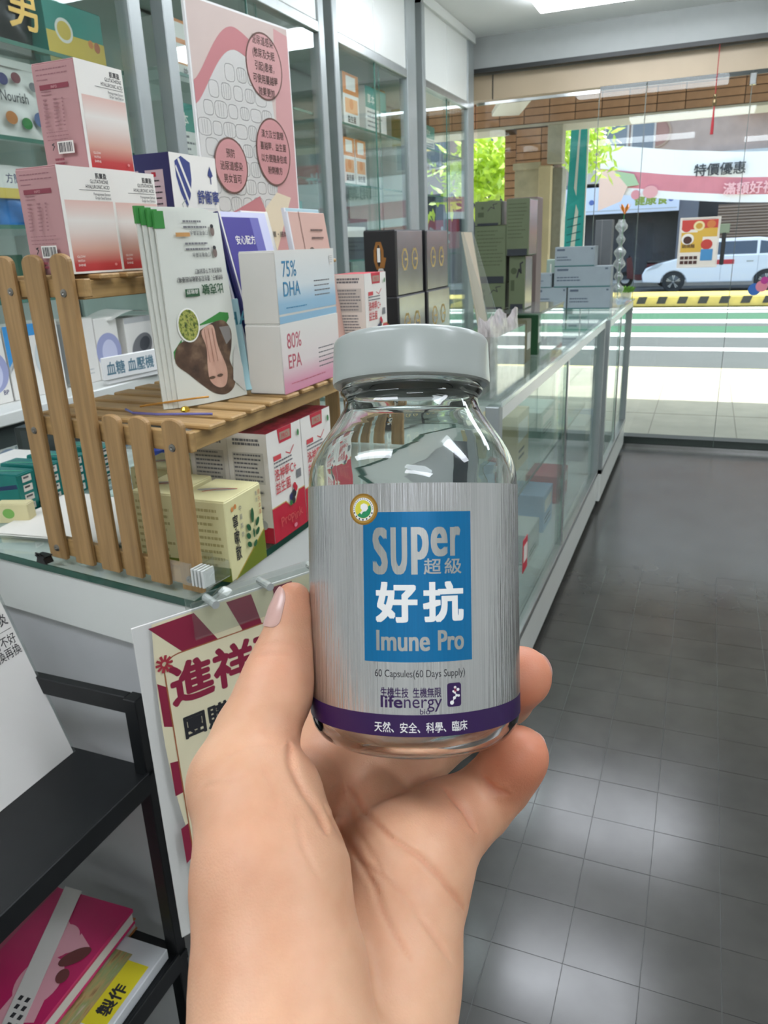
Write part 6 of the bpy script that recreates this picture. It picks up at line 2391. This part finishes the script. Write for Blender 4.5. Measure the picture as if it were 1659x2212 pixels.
V, Q = surface_net(np.array((-82.0, -270.0, -294.0)), np.array((62.0, -18.0, -12.0)), 1.7)
V = project(V, 3)
# one round of subdivision for the skin creases
E_ = np.sort(np.concatenate([Q[:, [0, 1]], Q[:, [1, 2]], Q[:, [2, 3]], Q[:, [3, 0]]]), 1)
key = E_[:, 0] * (len(V) + 1) + E_[:, 1]
uq, inv = np.unique(key, return_inverse=True)
em = np.zeros((len(uq), 3))
em[inv] = (V[E_[:, 0]] + V[E_[:, 1]]) / 2
nq, nv = len(Q), len(V)
e0, e1, e2, e3 = [inv[k * nq:(k + 1) * nq] + nv for k in range(4)]
fc = nv + len(uq) + np.arange(nq)
Vs = np.concatenate([V, em, V[Q].mean(1)])
Qs = np.concatenate([np.stack([Q[:, 0], e0, fc, e3], 1), np.stack([Q[:, 1], e1, fc, e0], 1), np.stack([Q[:, 2], e2, fc, e1], 1), np.stack([Q[:, 3], e3, fc, e2], 1)])
Vs = project(Vs, 2)
N = sdf_grad(Vs)
# creases of the palm and finger joints, pressed into the skin
sxp, syp = 829.5 + F_ * Vs[:, 0] / -Vs[:, 2], 1106 - F_ * Vs[:, 1] / -Vs[:, 2]
vis = (N * (-Vs)).sum(1) > 0
CREASES = (
    ([(753, 1698), (784, 1750), (846, 1812), (903, 1848), (955, 1900), (1002, 1962)], .95, 6),
    ([(701, 1744), (769, 1848), (810, 1915), (826, 1967), (847, 2009), (888, 2076)], .7, 6),
    ([(774, 1856), (867, 1926), (935, 2019), (976, 2081)], .4, 6),
    ([(955, 1698), (1002, 1750), (1028, 1796)], .9, 6),
    ([(1041, 1677), (1069, 1706), (1101, 1716)], .9, 6),
    ([(624, 1604), (629, 1656), (655, 1708), (686, 1750), (706, 1800)], .8, 8),
    ([(640, 1760), (655, 1830), (690, 1900)], .25, 6),
    ([(560, 1394), (600, 1390), (640, 1393)], .22, 4), ([(548, 1420), (590, 1413), (630, 1415)], .22, 4),
    ([(470, 1640), (530, 1612), (590, 1605)], .25, 6), ([(440, 1700), (500, 1690), (560, 1660)], .2, 6),
    ([(560, 1640), (590, 1700), (600, 1760)], .22, 6), ([(740, 1690), (770, 1790), (830, 1890)], .25, 5),
)
disp = np.zeros(len(Vs))
for pts, dep, wd in CREASES:
    best = np.full(len(Vs), 1e9)
    pts = np.array(pts, float)
    m_ = len(pts) - 1
    for k in range(m_):
        a, b_ = pts[k], pts[k + 1]
        ab = b_ - a
        t_ = np.clip(((sxp - a[0]) * ab[0] + (syp - a[1]) * ab[1]) / (ab @ ab), 0, 1)
        dd = np.hypot(sxp - a[0] - t_ * ab[0], syp - a[1] - t_ * ab[1])
        fade = np.ones_like(t_)
        if k == 0:
            fade = np.minimum(fade, .25 + t_ * 2)
        if k == m_ - 1:
            fade = np.minimum(fade, .25 + (1 - t_) * 2)
        dd = dd / np.clip(fade, .3, 1)
        best = np.minimum(best, dd)
    disp += dep * np.exp(-(best / wd) ** 2)
    disp -= dep * .22 * np.exp(-((best - wd * 2.4) / (wd * 1.4)) ** 2)
Vs = Vs - N * (disp * vis)[:, None]
ORG = np.array((0.0, -100.0, -190.0))
me = bpy.data.meshes.new('hand')
me.from_pydata(((Vs - ORG) * .001).tolist(), [], Qs.tolist())
me.shade_smooth()
hand = bpy.data.objects.new('hand', me)
COL.objects.link(hand)
hand.matrix_world = cam.matrix_world @ Matrix.Translation(ORG * .001)
tag(hand, 'bare open hand with short nails gripping the supplement bottle', 'hand')
# redder skin on finger tips and pads
red = np.zeros(len(Vs))
for (pt, rad, amt) in ((ring[-1][0], 15, 1.0), (pinky[-1][0], 15, 1.0), (thumb[-1][0], 12, .5), (thumb[4][0], 14, .55), (J(940, 1720, 230), 22, .45), (J(700, 1690, 236), 26, .35), (J(480, 1900, 176), 30, .2), (J(640, 1640, 210), 14, .5), (J(880, 1960, 200), 24, .15)):
    dd = np.linalg.norm(Vs - pt, axis=1)
    red = np.maximum(red, amt * np.exp(-(dd / rad) ** 2))
red = np.minimum(1, red + .22 * np.clip(disp, 0, 1) * vis)
at = me.attributes.new('redness', 'FLOAT', 'POINT')
at.data.foreach_set('value', red.astype(np.float32))
SK = mat('skin', 'D9AD97', .45, sss=.2, bump=.10, bscale=1700, spec=.38)
n_, l_ = SK.node_tree.nodes, SK.node_tree.links
pb_ = n_['Principled BSDF']
an = n_.new('ShaderNodeAttribute')
an.attribute_name = 'redness'
tc = n_.new('ShaderNodeTexCoord')
nt = n_.new('ShaderNodeTexNoise')
nt.inputs['Scale'].default_value = 70
nt.inputs['Detail'].default_value = 5
l_.new(tc.outputs['Object'], nt.inputs['Vector'])
rp = n_.new('ShaderNodeValToRGB')
rp.color_ramp.elements[0].position = .3
rp.color_ramp.elements[1].position = .7
rp.color_ramp.elements[0].color = (*hexc('D2A17F'), 1)
rp.color_ramp.elements[1].color = (*hexc('DFB392'), 1)
l_.new(nt.outputs['Fac'], rp.inputs['Fac'])
mx = n_.new('ShaderNodeMix')
mx.data_type = 'RGBA'
l_.new(an.outputs['Fac'], mx.inputs['Factor'])
l_.new(rp.outputs['Color'], mx.inputs['A'])
mx.inputs['B'].default_value = (*hexc('C66F52'), 1)
l_.new(mx.outputs['Result'], pb_.inputs['Base Color'])
me.materials.append(SK)


# finger nails: thin curved plates lying on the skin
def nail(outline_fn, name='fingernail', n=14):
    """outline_fn(a,b) with a,b in [-1,1] gives a point near the skin (mm); the plate is laid on the surface"""
    pts = []
    for j in range(n + 1):
        for i in range(n + 1):
            a, b_ = -1 + 2 * i / n, -1 + 2 * j / n
            # rounded-rectangle outline
            w_ = (1 - abs(b_) ** 4 * .45)
            pts.append(outline_fn(a * w_, b_ * (1 - .12 * a * a * (1 if b_ > 0 else .6))))
    P_ = project(np.array(pts), 5)
    G_ = sdf_grad(P_)
    lift = np.array([.55 * (1 - .75 * max(abs(-1 + 2 * (k % (n + 1)) / n), 0) ** 3) for k in range(len(pts))])
    top = P_ + G_ * lift[:, None]
    bot_ = P_ - G_ * .4
    mb = MB()
    NM = mat('fingernail', 'CFA79C', .28, spec=.5, sss=.1)
    vs = np.concatenate([top, bot_])
    m_ = len(top)
    fs = []
    for j in range(n):
        for i in range(n):
            k = j * (n + 1) + i
            fs.append((k, k + 1, k + n + 2, k + n + 1))
            fs.append((m_ + k + n + 1, m_ + k + n + 2, m_ + k + 1, m_ + k))
    rim = [i for i in range(n + 1)] + [(n + 1) * j + n for j in range(1, n + 1)] + [(n + 1) * n + i for i in range(n - 1, -1, -1)] + [(n + 1) * j for j in range(n - 1, 0, -1)]
    for k in range(len(rim)):
        a, c_ = rim[k], rim[(k + 1) % len(rim)]
        fs.append((a, m_ + a, m_ + c_, c_))
    mb.mesh_([tuple((v - ORG) * .001) for v in vs], fs, NM)
    o = mb.build(name, hand, smooth='auto')
    bm = bmesh.new()
    bm.from_mesh(o.data)
    bmesh.ops.recalc_face_normals(bm, faces=bm.faces)
    bm.to_mesh(o.data)
    bm.free()
    return o


# thumb: the nail looks up and to the side
tA = thumb[-1][0] + np.array((-3.6, 1.2, 1.6))
ax_t = (thumb[-1][0] - thumb[-3][0]); ax_t /= np.linalg.norm(ax_t)
out_t = np.array((-.86, .15, .48)); out_t -= ax_t * (out_t @ ax_t); out_t /= np.linalg.norm(out_t)
sd_t = np.cross(ax_t, out_t)
nail(lambda a, b_: thumb[-1][0] - ax_t * 2.6 + out_t * 5.0 + ax_t * b_ * 6.6 + sd_t * a * 4.9)
for ch, oo in ((pinky, np.array((.62, .70, .35))), (ring, np.array((.75, .15, -.45)))):
    ax_ = np.array((.15, .55, .82)) if ch is ring else np.array((.35, .60, .60))
    ax_ /= np.linalg.norm(ax_)
    oo = oo - ax_ * (oo @ ax_); oo /= np.linalg.norm(oo)
    s_ = np.cross(ax_, oo)
    cen = ch[-1][0]
    nail(lambda a, b_: cen + oo * 9.0 + ax_ * (b_ * 4.6 + 1.2) + s_ * a * 4.6)
